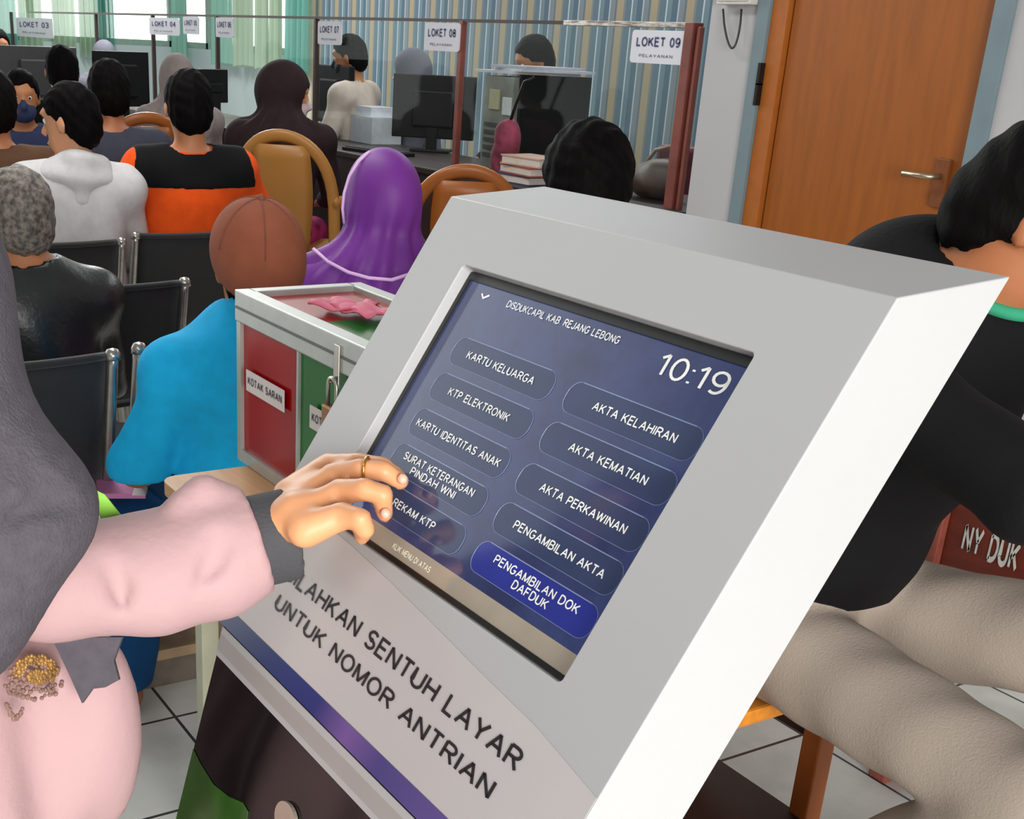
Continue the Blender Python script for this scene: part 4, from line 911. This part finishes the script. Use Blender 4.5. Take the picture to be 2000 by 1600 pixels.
xe = at(1365, 50, Y=GY).x; posts = [xe]+[at(x, 90, Y=GY).x for x in (903, 618, 425, 300, 190, 26)]+[-13.1]
MB().box((xe+8-.05, -.025, -CZ), (xe+8+.0, .025, ZR-CZ+.01), bev=.004).build('end_post', rust_m, gp_, label='wide red oxide end post')
MB().box((xe+8+.006, -.012, -CZ), (xe+8+.022, .012, ZR-CZ-.005), bev=.003).build('post_strip', mat('faded_red_steel', (160, 96, 84), .4, metal=.3), gp_)
for i, x in enumerate(posts[1:-1]): MB().box((x+8-(.02 if i in (0,) else .012), -.014, 0), (x+8+.012, .014, ZR-CZ), bev=.002).build('post', rust_m if i == 0 else post_d, gp_)
for a_, b_ in zip(posts, posts[1:]): MB().box((b_+8+.015, -.003, .01), (a_+8-.03, .003, ZR-CZ-.006)).build('pane', glass_mat('screen_glass', (.96, .985, .98), .012), gp_)
MB().box((posts[-1]+8, -.008, ZR-CZ-.006), (at(1105, 45, Y=GY).x+8, .008, ZR-CZ+.008)).build('top_rail', post_d, gp_)
MB().box((at(1105, 45, Y=GY).x+8, -.014, ZR-CZ-.010), (xe+8-.05, .014, ZR-CZ+.010), bev=.003).build('top_rail', mat('highlight_steel_rail', (120, 104, 98), .35, metal=.5, two=(220, 214, 206), vs=18, stretch=(1, 6, 6)), gp_, label='brighter end of the top rail with painted highlights')  # pale flecks are highlights painted into the steel colour
sg = mat('white_sign_card', (222, 222, 230), .5, var=.015); nav = mat('navy_ink', (70, 76, 116), .6)
def sign(x0, x1, yt, yb, s, label, Yp=GY-.02, sub=True):
    a_ = at(x0, yt, Y=Yp); b_ = at(x1, yb, Y=Yp); zt, zb = a_.z, at(x0, yb, Y=Yp).z
    wv, hv = b_.x-a_.x, zt-zb
    r0 = empty('counter_sign', ((a_.x+b_.x)/2, Yp, zb), label, 'sign', 'numbered counter signs on the glass')
    b = MB(); poly = []
    rd = hv*.12
    for (cx, cy, an) in ((-wv/2+rd, rd, 180), (wv/2-rd, rd, 270), (wv/2-rd, hv-rd, 0), (-wv/2+rd, hv-rd, 90)):
        for i in range(5): t = math.radians(an+22.5*i); poly.append((cx+rd*math.cos(t), 0, cy+rd*math.sin(t)))
    b.prism(poly, (0, .006, 0)); b.build('card', sg, r0)
    text_mesh('sign_lettering', s, (-wv*.40, -.0012, hv*.50), (1, 0, 0), (0, 0, 1), (0, -1, 0), wv*.8, hv*.30, nav, r0, st=.2, gap=.12)
    if sub: text_mesh('sign_subline', 'PELAYANAN', (-wv*.33, -.0012, hv*.18), (1, 0, 0), (0, 0, 1), (0, -1, 0), wv*.62, hv*.10, mat('grey_sign_ink', (140, 140, 156), .6), r0, st=.2, gap=.2)
sign(1236, 1336, 58, 122, 'LOKET 09', 'white counter sign reading LOKET 09 beside the red oxide post')
sign(831, 896, 44, 98, 'LOKET 08', 'white counter sign left of the brown post, above the grey headscarf')
sign(621, 666, 41, 86, 'LOKET 07', 'white counter sign over the face of the clerk in cream')
sign(421, 455, 34, 72, 'LOKET 06', 'greyish counter sign left of the bright curtain slits')
sign(357, 388, 32, 66, 'LOKET 05', 'small greyish counter sign in front of the bright window')
sign(291, 350, 34, 67, 'LOKET 04', 'wide greyish counter sign at the bright window', )
sign(31, 104, 34, 70, 'LOKET 03', 'wide pale counter sign at the far left')

# computers and clutter on the counter
blk = mat('black_plastic', (22, 21, 23), .45, spec=.3); gry = mat('dark_grey_plastic', (74, 74, 76), .5)
def monitor(x, y, face, wd, label, m=blk, z=CZ, hgt=.33, lift=.12):
    r0 = empty('monitor', (x, y, z), label, 'monitor', 'counter monitors', math.radians(face-90))
    MB().box((-wd/2, -.02, lift), (wd/2, .02, lift+hgt), bev=.006).build('housing', m, r0)
    MB().box((-wd/2+.015, .0195, lift+.02), (wd/2-.015, .0215, lift+hgt-.015)).build('panel', mat('dark_screen_glass', (14, 16, 20), .15), r0)
    MB().box((-wd*.25, -.045, lift+.06), (wd*.25, -.018, lift+hgt-.08), bev=.01).build('back_cover', m, r0)
    MB().box((-.03, -.035, .01), (.03, -.015, lift+.1)).build('stand_neck', m, r0)
    MB().box((-.11, -.09, 0), (.11, .07, .014), bev=.004).build('stand_foot', m, r0)
p = at(850, 158, Y=3.86); monitor(p.x, 3.86, 138, .46, 'black monitor in front of the clerk in a grey headscarf', lift=p.z-CZ-.30)
p = at(660, 150, Y=3.75); monitor(p.x-.05, 3.75, 95, .40, 'black monitor tilted before the clerk in cream', lift=max(.08, p.z-CZ-.36))
DZ = .88
for (x0, x1, y0, y1, lb) in ((-9.3, -8.1, 1.6, 3.2, 'dark desk carrying the two far monitors'),):
    dk = empty('desk', ((x0+x1)/2, (y0+y1)/2, 0), lb, 'desk')
    MB().box((-(x1-x0)/2, -(y1-y0)/2, DZ-.03), ((x1-x0)/2, (y1-y0)/2, DZ), bev=.005).build('desk_top', cw, dk)
    for sx_ in (-1, 1):
        MB().box((sx_*(x1-x0)/2-.02, -(y1-y0)/2+.05, 0), (sx_*(x1-x0)/2+.02, (y1-y0)/2-.05, DZ-.03)).build('side_panel', cw, dk)
p = at(70, 90, d=9.0); monitor(p.x, p.y, 200, .60, 'wide dark grey monitor back at the far left', gry, DZ, .36, max(.05, p.z-DZ-.36))
p = at(235, 100, d=9.0); monitor(p.x, p.y, 197, .42, 'black monitor behind the charcoal shirted person, far left', blk, DZ, .34, max(.05, p.z-DZ-.34))
p = at(415, 135, d=8.6); monitor(p.x, p.y, 197, .22, 'small dark monitor right of the orange shirted person', blk, CZ if p.y > 3.3 else DZ, .2, max(.05, p.z-DZ-.2))
# tower computer
TY = 3.62
tl = at(955, 138, Y=TY); tr = at(1012, 140, Y=TY); trr = tr
zt = tl.z-.02
tw = empty('computer_tower', ((tl.x+trr.x)/2, TY, CZ), 'tall black and grey computer tower standing on the counter', 'computer')
# seen end: grey rear panel facing the hall, black side panel facing the entrance
tx = tr.x; dl = trr.x-tr.x
MB().box((tl.x-tw.location.x, -.02, .005), (tx-tw.location.x, .40, zt-CZ), bev=.004).build('rear_panel', mat('galvanised_steel', (134, 136, 128), .45, metal=.4, var=.15, vs=12), tw)
MB().box((tx-tw.location.x-.004, .012, 0), (tx-tw.location.x+.014, .43, zt-CZ+.012), bev=.004).build('case_side', blk, tw)
for i in range(5): MB().box((tl.x-tw.location.x+.025, -.026, .06+.035*i), (tx-tw.location.x-.03, -.019, .078+.035*i)).build('slot_cover', mat('dark_slot', (70, 70, 68), .5), tw)
MB().box((tl.x-tw.location.x+.06, -.03, zt-CZ-.15), (tl.x-tw.location.x+.14, -.019, zt-CZ-.06), bev=.003).build('power_socket', mat('beige_socket', (176, 170, 140), .5), tw)
MB().box((tl.x-tw.location.x+.17, -.028, zt-CZ-.17), (tl.x-tw.location.x+.24, -.019, zt-CZ-.09), bev=.003).build('port', mat('white_port', (200, 204, 204), .5), tw)
zz = zt+.013
for i, (dx, dy, w_, d_, rz, c_) in enumerate(((-.22, .10, .30, .42, .05, (200, 198, 204)), (.16, .13, .28, .40, -.12, (190, 192, 204)), (.02, .12, .26, .38, .10, (168, 166, 176)))):
    b = MB(); b.box((-w_/2, -d_/2, 0), (w_/2, d_/2, .012)); o = b.build('paper_stack', mat('stacked_paper_%s' % 'abc'[i], c_, .7)); o.location = ((tl.x+trr.x)/2+dx*.25, TY+dy+.08, zz); zz += .0125; o.rotation_euler = (0, 0, rz)
    tag(o, ['sheaf of paper on the computer tower, lowest of three', 'sheaf of bluish paper in the middle of the stack on the tower', 'topmost greyish sheaf of paper on the computer tower'][i], 'paper', 'papers on the computer tower')
# books
for i, (px_a, px_b, py, c_, rz, lb) in enumerate(((985, 1055, 346, (176, 176, 186), .06, 'lowest blue and grey book of the stack before the computer tower'), (1003, 1058, 330, (190, 126, 110), -.05, 'reddish book in the middle of the stack before the tower'), (1010, 1065, 313, (206, 184, 174), .1, 'cream book on top of the stack before the computer tower'))):
    z = CZ+.04*i; p = at((px_a+px_b)/2, py, Y=3.42)
    o = empty('book', (p.x+.03, 3.42, z), lb, 'book', 'books on the counter', rz)
    MB().box((-.13, -.09, 0), (.13, .09, .006)).box((-.13, -.09, .033), (.13, .09, .039)).box((-.13, .083, 0), (.13, .09, .039)).build('cover', mat('book_cover_%s' % 'abc'[i], [(58, 58, 92), (150, 80, 66), (196, 160, 140)][i], .5), o)
    MB().box((-.125, -.085, .006), (.125, .083, .033)).build('pages', mat('book_pages', (206, 198, 188), .8), o)
# red bag hanging against the counter front, left of the tower
p = at(938, 245, Y=3.25)
bg_ = empty('cloth_bag', (p.x, 3.24, CZ-.001), 'crumpled red cloth bag on the counter left of the computer tower', 'bag')
bg_.location = (p.x, 3.40, CZ)
o = Org(); o.ell((0, 0, .11), (.075, .06, .11), .03); o.ell((.01, 0, .21), (.05, .045, .06), .04); o.disp = folds(.010, 40, 1.0); o.cut((0, 0, .001), (0, 0, -1)); o.build('bag_body', mat('dark_red_cloth', (84, 24, 42), .8, two=(150, 62, 86), vs=12), bg_, .010)
MB().tube([(0, 0, .22), (.05, 0, .33), (.10, .0, .42), (.14, .02, .44)], .007, 8).build('strap', blk, bg_, True)
# papers, keyboard, small items
for (px_, py_, w_, d_, c_, nm, lb, ct_) in ((735, 226, .26, .2, (214, 216, 224), 'paper_tray', 'white paper tray on the counter before the clerk in cream', 'tray'), (755, 270, .09, .02, (206, 200, 150), 'name_plate', 'small pale yellow card standing on the dark counter', 'card')):
    p = at(px_, py_, Z=CZ+.02) if nm == 'name_plate' else at(px_, py_, Y=3.8)
    o = empty(nm, (p.x, p.y, CZ), lb, ct_)
    if nm == 'paper_tray':
        hgt = max(.05, p.z-CZ)
        MB().box((-w_/2, -d_/2, 0), (w_/2, d_/2, hgt), bev=.004).build('tray_body', mat('light_grey_plastic', (190, 192, 198), .5), o)
        MB().box((-w_*.40, -d_*.4, hgt), (w_*.30, d_*.4, hgt+.05)).build('tray_lid', mat('white_plastic', (214, 216, 224), .5), o)
    else:
        MB().box((-w_/2, -.006, 0), (w_/2, .006, .07)).build('card', mat('pale_yellow_card', c_, .7), o)
        MB().box((-w_/2, -.03, 0), (w_/2, .03, .004)).build('foot', mat('pale_yellow_card', c_, .7), o)
p = at(820, 292, Z=CZ+.02); kbd = empty('keyboard', (p.x, 3.45, CZ), 'black keyboard on the counter below the monitor', 'keyboard', None, .2)
MB().box((-.22, -.07, 0), (.22, .07, .018), bev=.004).build('key_base', blk, kbd)
b = MB()
for j in range(5):
    for i in range(15): b.box((-.205+.0275*i, -.058+.024*j, .018), (-.205+.0275*i+.022, -.058+.024*j+.019, .024))
b.build('keys', gry, kbd)

# chair and bag glimpsed past the end post
p = at(1318, 330, Y=4.15)
rc = empty('office_chair', (p.x, 4.15, 0), 'dark red office chair seen past the red oxide end post', 'chair', None, math.radians(200))
rm = mat('dark_red_vinyl', (92, 26, 40), .5, var=.15)
b = MB(); b.box((-.22, -.26, .62), (.22, -.20, 1.06), bev=.03); b.build('backrest', rm, rc, True)
b = MB(); b.box((-.23, -.22, .44), (.23, .23, .52), bev=.03); b.build('seat', rm, rc, True)
MB().tube([(0, 0, .06), (0, 0, .44)], .03, 10).build('column', blk, rc, True)
MB().tube([(0, -.2, .46), (0, -.27, .60), (0, -.24, .70)], .018, 8).build('back_support', blk, rc, True)
for k in range(5):
    a = 2*math.pi*k/5; MB().tube([(0, 0, .09), (.26*math.cos(a), .26*math.sin(a), .05)], [.024, .016], 8).tube([(.26*math.cos(a), .26*math.sin(a), .055), (.26*math.cos(a), .26*math.sin(a), .0)], .02, 8).build('leg', blk, rc, True)
p = at(1272, 352, Y=3.62)
o = Org(); o.ell((0, 0, .07), (.16, .09, .075), .03); o.ell((.05, 0, .12), (.09, .07, .05), .03); o.disp = folds(.006, 40, 2.0); o.cut((0, 0, .001), (0, 0, -1))
hb = empty('handbag', (p.x, 3.64, CZ), 'brown handbag lying on the counter left of the end post', 'bag')
o.build('bag_body', mat('brown_bag_leather', (66, 40, 26), .5, var=.2), hb, .010)
MB().tube([(-.12, 0, .08), (-.04, .02, .19), (.08, .02, .22), (.14, 0, .10)], .008, 8).build('strap', mat('tan_strap', (140, 104, 80), .5), hb, True)

# ------------------------------------------------------------------ the woman at the kiosk
pinkc = mat('pink_blouse_cloth', (174, 141, 142), .8, bump=.12, bs=180, var=.02, vs=8); slate = mat('slate_grey_crepe', (74, 69, 76), .9, bump=.4, bs=420, var=.10, vs=90); cuffm = mat('dark_grey_cuff_cloth', (62, 62, 65), .85, bump=.3, bs=300)
skw = mat('warm_hand_skin', (212, 150, 106), .45, var=.05, vs=22, spec=.4)
pe = at(262, 1440, d=.95); BC = Vector((pe.x, pe.y, 0))-.215*_r; U = -.10*_r
wm = empty('person', (BC.x, BC.y, 0), 'person in a slate grey headscarf and pink blouse touching the kiosk screen', 'person')
WB0 = -Vector(wm.location)
A_ = lambda x, y, d: tuple(at(x, y, d=d)+WB0)
K_ = lambda x, y, e: tuple(kpx(x, y, e)+WB0)
HC = Vector((.0, .03, 1.47))+U; NK = Vector((0, 0, 1.30))+U
# body: head, torso, both arms and the pointing hand in one surface
b = Org()
b.ell(HC+Vector((0, -.004, .018)), (.072, .092, .095)); b.ell(HC+Vector((0, .03, -.06)), (.054, .056, .06), .03); b.cap(HC+Vector((0, .088, .012)), HC+Vector((0, .106, -.03)), .009, .014, .012)
b.cap(HC+Vector((-.022, .086, -.068)), HC+Vector((.022, .086, -.068)), .008, None, .008)
for s in (-1, 1): b.ell(HC+Vector((s*.031, .096, .010)), (.017, .014, .011), .008, 's')
b.cap(NK, HC-Vector((0, .01, .05)), .055, .048, .03); b.ell((U.x*.7, U.y*.7, 1.12), (.15, .11, .2), .05); b.ell((0, 0, .88), (.155, .12, .16), .05); b.cap((-.15+U.x, U.y, 1.26), (.15+U.x, U.y, 1.26), .055, None, .05)
EL = A_(-80, 1140, .88); ML = A_(280, 1118, .90); CF = A_(520, 1052, .918); WR = K_(578, 1008, .055)
b.cap((.15+U.x, U.y, 1.25), EL, .042, .034, .03); b.chain([EL, ML, CF], [.030, .026, .021], .02); b.cap(CF, WR, .021, .019, .02)
lh = [A_(-330, 1330, .88), A_(-70, 1262, .84)]
le = (-.24+U.x, .04+U.y, .98)
b.cap((-.17+U.x, U.y, 1.25), le, .042, .036, .03); b.cap(le, lh[0], .034, .025, .02); b.cap(lh[0], lh[1], .022, .020, .015)
for i in range(4): b.chain([lh[1], A_(-20+4*i, 1236+9*i, .815), A_(26-3*i, 1234+9*i, .81)], [.011, .008, .0065], .004)
b.chain([A_(-110, 1280, .84), A_(-60, 1290, .825), A_(-30, 1290, .82)], [.014, .011, .009], .006)
for s in (-1, 1): b.cap((s*.085, 0, .85), (s*.09, .0, .48), .08, .058, .04); b.cap((s*.09, 0, .48), (s*.09, -.01, .09), .055, .04, .02); b.cap((s*.09, -.01, .06), (s*.1, .12, .035), .036, .03, .02)
fing = {'i': [(640, 911, .014, .0105), (700, 905, .012, .0085), (746, 911, .004, .0078), (780, 933, -.0055, .0066)],
        'm': [(652, 930, .025, .0105), (704, 917, .024, .0086), (750, 921, .013, .0080), (783, 941, -.003, .0068)],
        'r': [(664, 962, .034, .0105), (712, 956, .033, .0086), (747, 966, .023, .0079), (751, 1004, .010, .0068)],
        'p': [(668, 1008, .042, .0105), (703, 1013, .039, .0082), (713, 1033, .031, .0074), (706, 1049, .021, .0063)]}
WT, WL = K_(566, 968, .046), K_(596, 1036, .056)
for k, j, in fing.items():
    t = {'i': 0, 'm': .33, 'r': .66, 'p': 1}[k]; w0 = tuple(WT[q]+(WL[q]-WT[q])*t for q in range(3))
    b.cap(w0, K_(*j[0][:3]), .0140, .0106, .010)
    b.chain([K_(*q[:3]) for q in j], [q[3] for q in j], .002)
b.chain([K_(575, 1000, .040), K_(622, 985, .018), K_(672, 962, .006), K_(706, 948, -.002)], [.015, .0115, .0095, .008], .008)
body = b.build('body', skw, wm, .0042)
nail = mat('fingernail', (232, 172, 150), .25, spec=.6)
for (x, y, e) in ((786, 936, .003), (753, 1003, .017)):
    m_ = MB(); bmesh.ops.create_uvsphere(m_.b, u_segments=10, v_segments=6, radius=.0042); m_.b.transform(Matrix.Translation(Vector(K_(x, y, e)))); m_.build('fingernail', nail, wm, True)
rp = Vector(K_(716, 917, .0215)); ra = (Vector(K_(750, 921, .013))-Vector(K_(704, 917, .024))).normalized(); e1 = ra.orthogonal().normalized(); e2 = ra.cross(e1)
MB().tube([rp+e1*  .0094*math.cos(t)+e2*  .0094*math.sin(t) for t in [2*math.pi*i/20 for i in range(21)]], .0014, 6).build('gold_ring', mat('gold_metal', (214, 160, 80), .25, metal=.9), wm, True)
for s in (-1, 1):
    m_ = MB(); bmesh.ops.create_uvsphere(m_.b, u_segments=10, v_segments=8, radius=.012); m_.b.transform(Matrix.Translation(HC+Vector((s*.031, .080, .010)))); ey = m_.build('eye', eye_w, wm, True)
    m_ = MB(); bmesh.ops.create_uvsphere(m_.b, u_segments=8, v_segments=6, radius=.006); m_.b.transform(Matrix.Translation(HC+Vector((s*.031, .0885, .010)))); m_.build('iris', eye_d, ey, True)
# blouse
o = Org(); o.cap((0, 0, .10), (0, 0, .62), .228, .203, .05); o.cap((0, 0, .60), (U.x*.35, U.y*.35, .98), .203, .188, .05); o.ell((U.x*.7, U.y*.7, 1.12), (.165, .13, .2), .05); o.cap((-.15+U.x, U.y, 1.26), (.15+U.x, U.y, 1.26), .066, None, .05)
bul = Vector(A_(190, 1420, .94)); o.ell(bul-Vector((.0, .0, .0)), (.035, .035, .09), .05)
o.cut((0, 0, .06), (0, 0, -1)); o.cut((0, 0, 1.30), (0, 0, 1))
o.disp = lambda X, Y, Z: .005*np.sin(22*np.arctan2(X, Y)+5*Z)*np.clip((1.0-Z)/.3, 0, 1)
o.build('blouse', pinkc, wm, .008)
o = Org(); pts = [(-90, 1090, .875, .052), (100, 1136, .885, .043), (300, 1120, .90, .046), (420, 1086, .912, .0475), (502, 1056, .918, .0375), (530, 1050, .92, .036)]
o.cap((.15+U.x, U.y, 1.25), A_(-90, 1090, .875), .060, .050, .03); o.cap((-.17+U.x, U.y, 1.25), le, .056, .050, .03); o.cap(le, A_(-290, 1330, .875), .05, .04, .02)
o.chain([A_(*q[:3]) for q in pts], [q[3] for q in pts], .012)
for (x, y, d, r) in ((350, 992, .905, .010), (384, 976, .912, .012), (402, 964, .914, .012), (430, 980, .918, .011), (452, 986, .92, .010)): o.ell(A_(x, y, d), (r, r, r*1.2), .012)
for ch, rs in (([(395, 1000, .874), (426, 1030, .866), (434, 1062, .864), (418, 1102, .863), (390, 1135, .864)], [.002, .0085, .0095, .007, .001]),
               ([(168, 1030, .860), (200, 1062, .853), (220, 1110, .850), (236, 1150, .851), (238, 1182, .857)], [.001, .0035, .005, .0055, .002])):
    P_ = [A_(*q) for q in ch]
    for i in range(len(P_)-1): o.cap(P_[i], P_[i+1], rs[i], rs[i+1], .010, 's')
ax = (Vector(A_(530, 1050, .92))-Vector(A_(420, 1086, .912))).normalized(); o.cut(A_(506, 1056, .918), ax)
o.build('sleeve', pinkc, wm, .0055)
c1, c2 = Vector(A_(492, 1060, .917)), Vector(A_(572, 1042, .924)); o = Org(); o.cap(c1, c2, .0365, .0365, .005); o.cap(c1-ax*.05, c2+ax*.05, .0305, .0305, .003, 's'); o.cut(c2, (c2-c1)+Vector((0, 0, .0))); o.cut(c1, c1-c2); o.build('cuff', cuffm, wm, .003, label='dark grey cuff')
# headscarf falling over the shoulder and the chest
o = Org(); o.ell(HC+Vector((0, -.012, .012)), (.093, .115, .12), .03); o.cap(HC-Vector((0, .01, .06)), NK, .088, .11, .05)
q1, q2, q3 = A_(-255, 560, .90), A_(22, 985, .822), A_(-122, 1182, .812)
o.cap(NK-Vector((0, 0, .02)), q1, .12, .075, .06); o.cap(q1, q2, .064, .045, .04); o.cap(q2, q3, .045, .044, .04); o.cap(q1, q3, .07, .05, .05); o.cap(NK, (-.12+U.x, .02+U.y, 1.18), .11, .09, .05)
o.ell(HC+Vector((0, .122, -.018)), (.054, .058, .076), .012, 's')
o.disp = lambda X, Y, Z: .003*np.sin(34*(Z-.8*Y)+5*X)
for ch in ([(-40, 905, .772), (20, 918, .772), (70, 935, .775), (120, 968, .786)], [(-10, 845, .786), (40, 895, .780), (85, 945, .780)], [(20, 1015, .772), (80, 990, .776), (130, 985, .785)]):
    P_ = [A_(*q) for q in ch]
    for i in range(len(P_)-1): o.cap(P_[i], P_[i+1], .0045, .0045, .006, 's')
o.build('headscarf', slate, wm, .0075)
def blouse_d(x, y):                     # distance at which a sight line meets the blouse front
    v = ray(x, y); h2 = Vector((v.x, v.y)).normalized(); c = Vector((BC.x, BC.y)); t = c.dot(h2); off = (c+Vector((U.x, U.y))*.15-h2*t).length
    return t-math.sqrt(max(.190**2-off**2, .0004))
tail = [(100, 1245), (238, 1245), (222, 1290), (232, 1328), (205, 1343), (180, 1346), (160, 1374), (135, 1318)]
dt = min(blouse_d(170, 1300), .9)-.014
b = MB(); P_ = [Vector(A_(x, y, dt)) for x, y in tail]; b.prism(P_, FWD*.006); b.build('scarf_end', slate, wm, label='pointed end of the grey headscarf')
gold = mat('gold_brown_embroidery', (150, 112, 58), .5, var=.3, vs=60, metal=.2, bump=.6, bs=200); brn = mat('brown_embroidery', (128, 98, 88), .8, var=.2, vs=40)
rnd_ = random.Random(3); mb = MB()
def bead(x, y, r, lift=.0005):
    t_ = bmesh.new(); bmesh.ops.create_uvsphere(t_, u_segments=8, v_segments=6, radius=r); t_.transform(Matrix.Translation(Vector(A_(x, y, blouse_d(x, y)-lift)))); tm = bpy.data.meshes.new('t'); t_.to_mesh(tm); t_.free(); mb.b.from_mesh(tm); bpy.data.meshes.remove(tm)
for pt_ in range(6):                       # six petals of beads around the upper rim, then the oval centre
    a = math.pi*(1.0-.2*pt_); cx, cy = 70+34*math.cos(a), 1312-24*math.sin(a)
    for i in range(9): b_ = 2*math.pi*i/9; bead(cx+9*math.cos(b_), cy+8*math.sin(b_), .0017)
    bead(cx, cy, .0026)
for i in range(70):
    a, q_ = rnd_.random()*2*math.pi, rnd_.random()**.5; bead(80+25*q_*math.cos(a), 1322+13*q_*math.sin(a), .0022)
mb.build('flower_motif', gold, wm, True, label='gold and brown flower motif on the blouse')
mb = MB()
for i in range(150):
    a, q_ = rnd_.random()*2*math.pi, rnd_.random()**.6; x, y = 68+62*q_*math.cos(a), 1332+38*q_*math.sin(a)
    if rnd_.random() < .75: bead(x, y, .0013+.0009*rnd_.random(), 0)
for i in range(40): t = i/39; bead(12+28*t+4*rnd_.random(), 1375+26*math.sin(math.pi*t*.9)+6*rnd_.random(), .0016, 0)
mb.build('leaf_motif', brn, wm, True)
gs = [(188, 958), (204, 966), (240, 1012), (196, 1012)]
b = MB(); b.prism([Vector(A_(x, y, .93)) for x, y in gs], FWD*.003); b.build('lanyard', mat('lime_green_ribbon', (140, 206, 70), .6), wm, label='lime green lanyard ribbon')
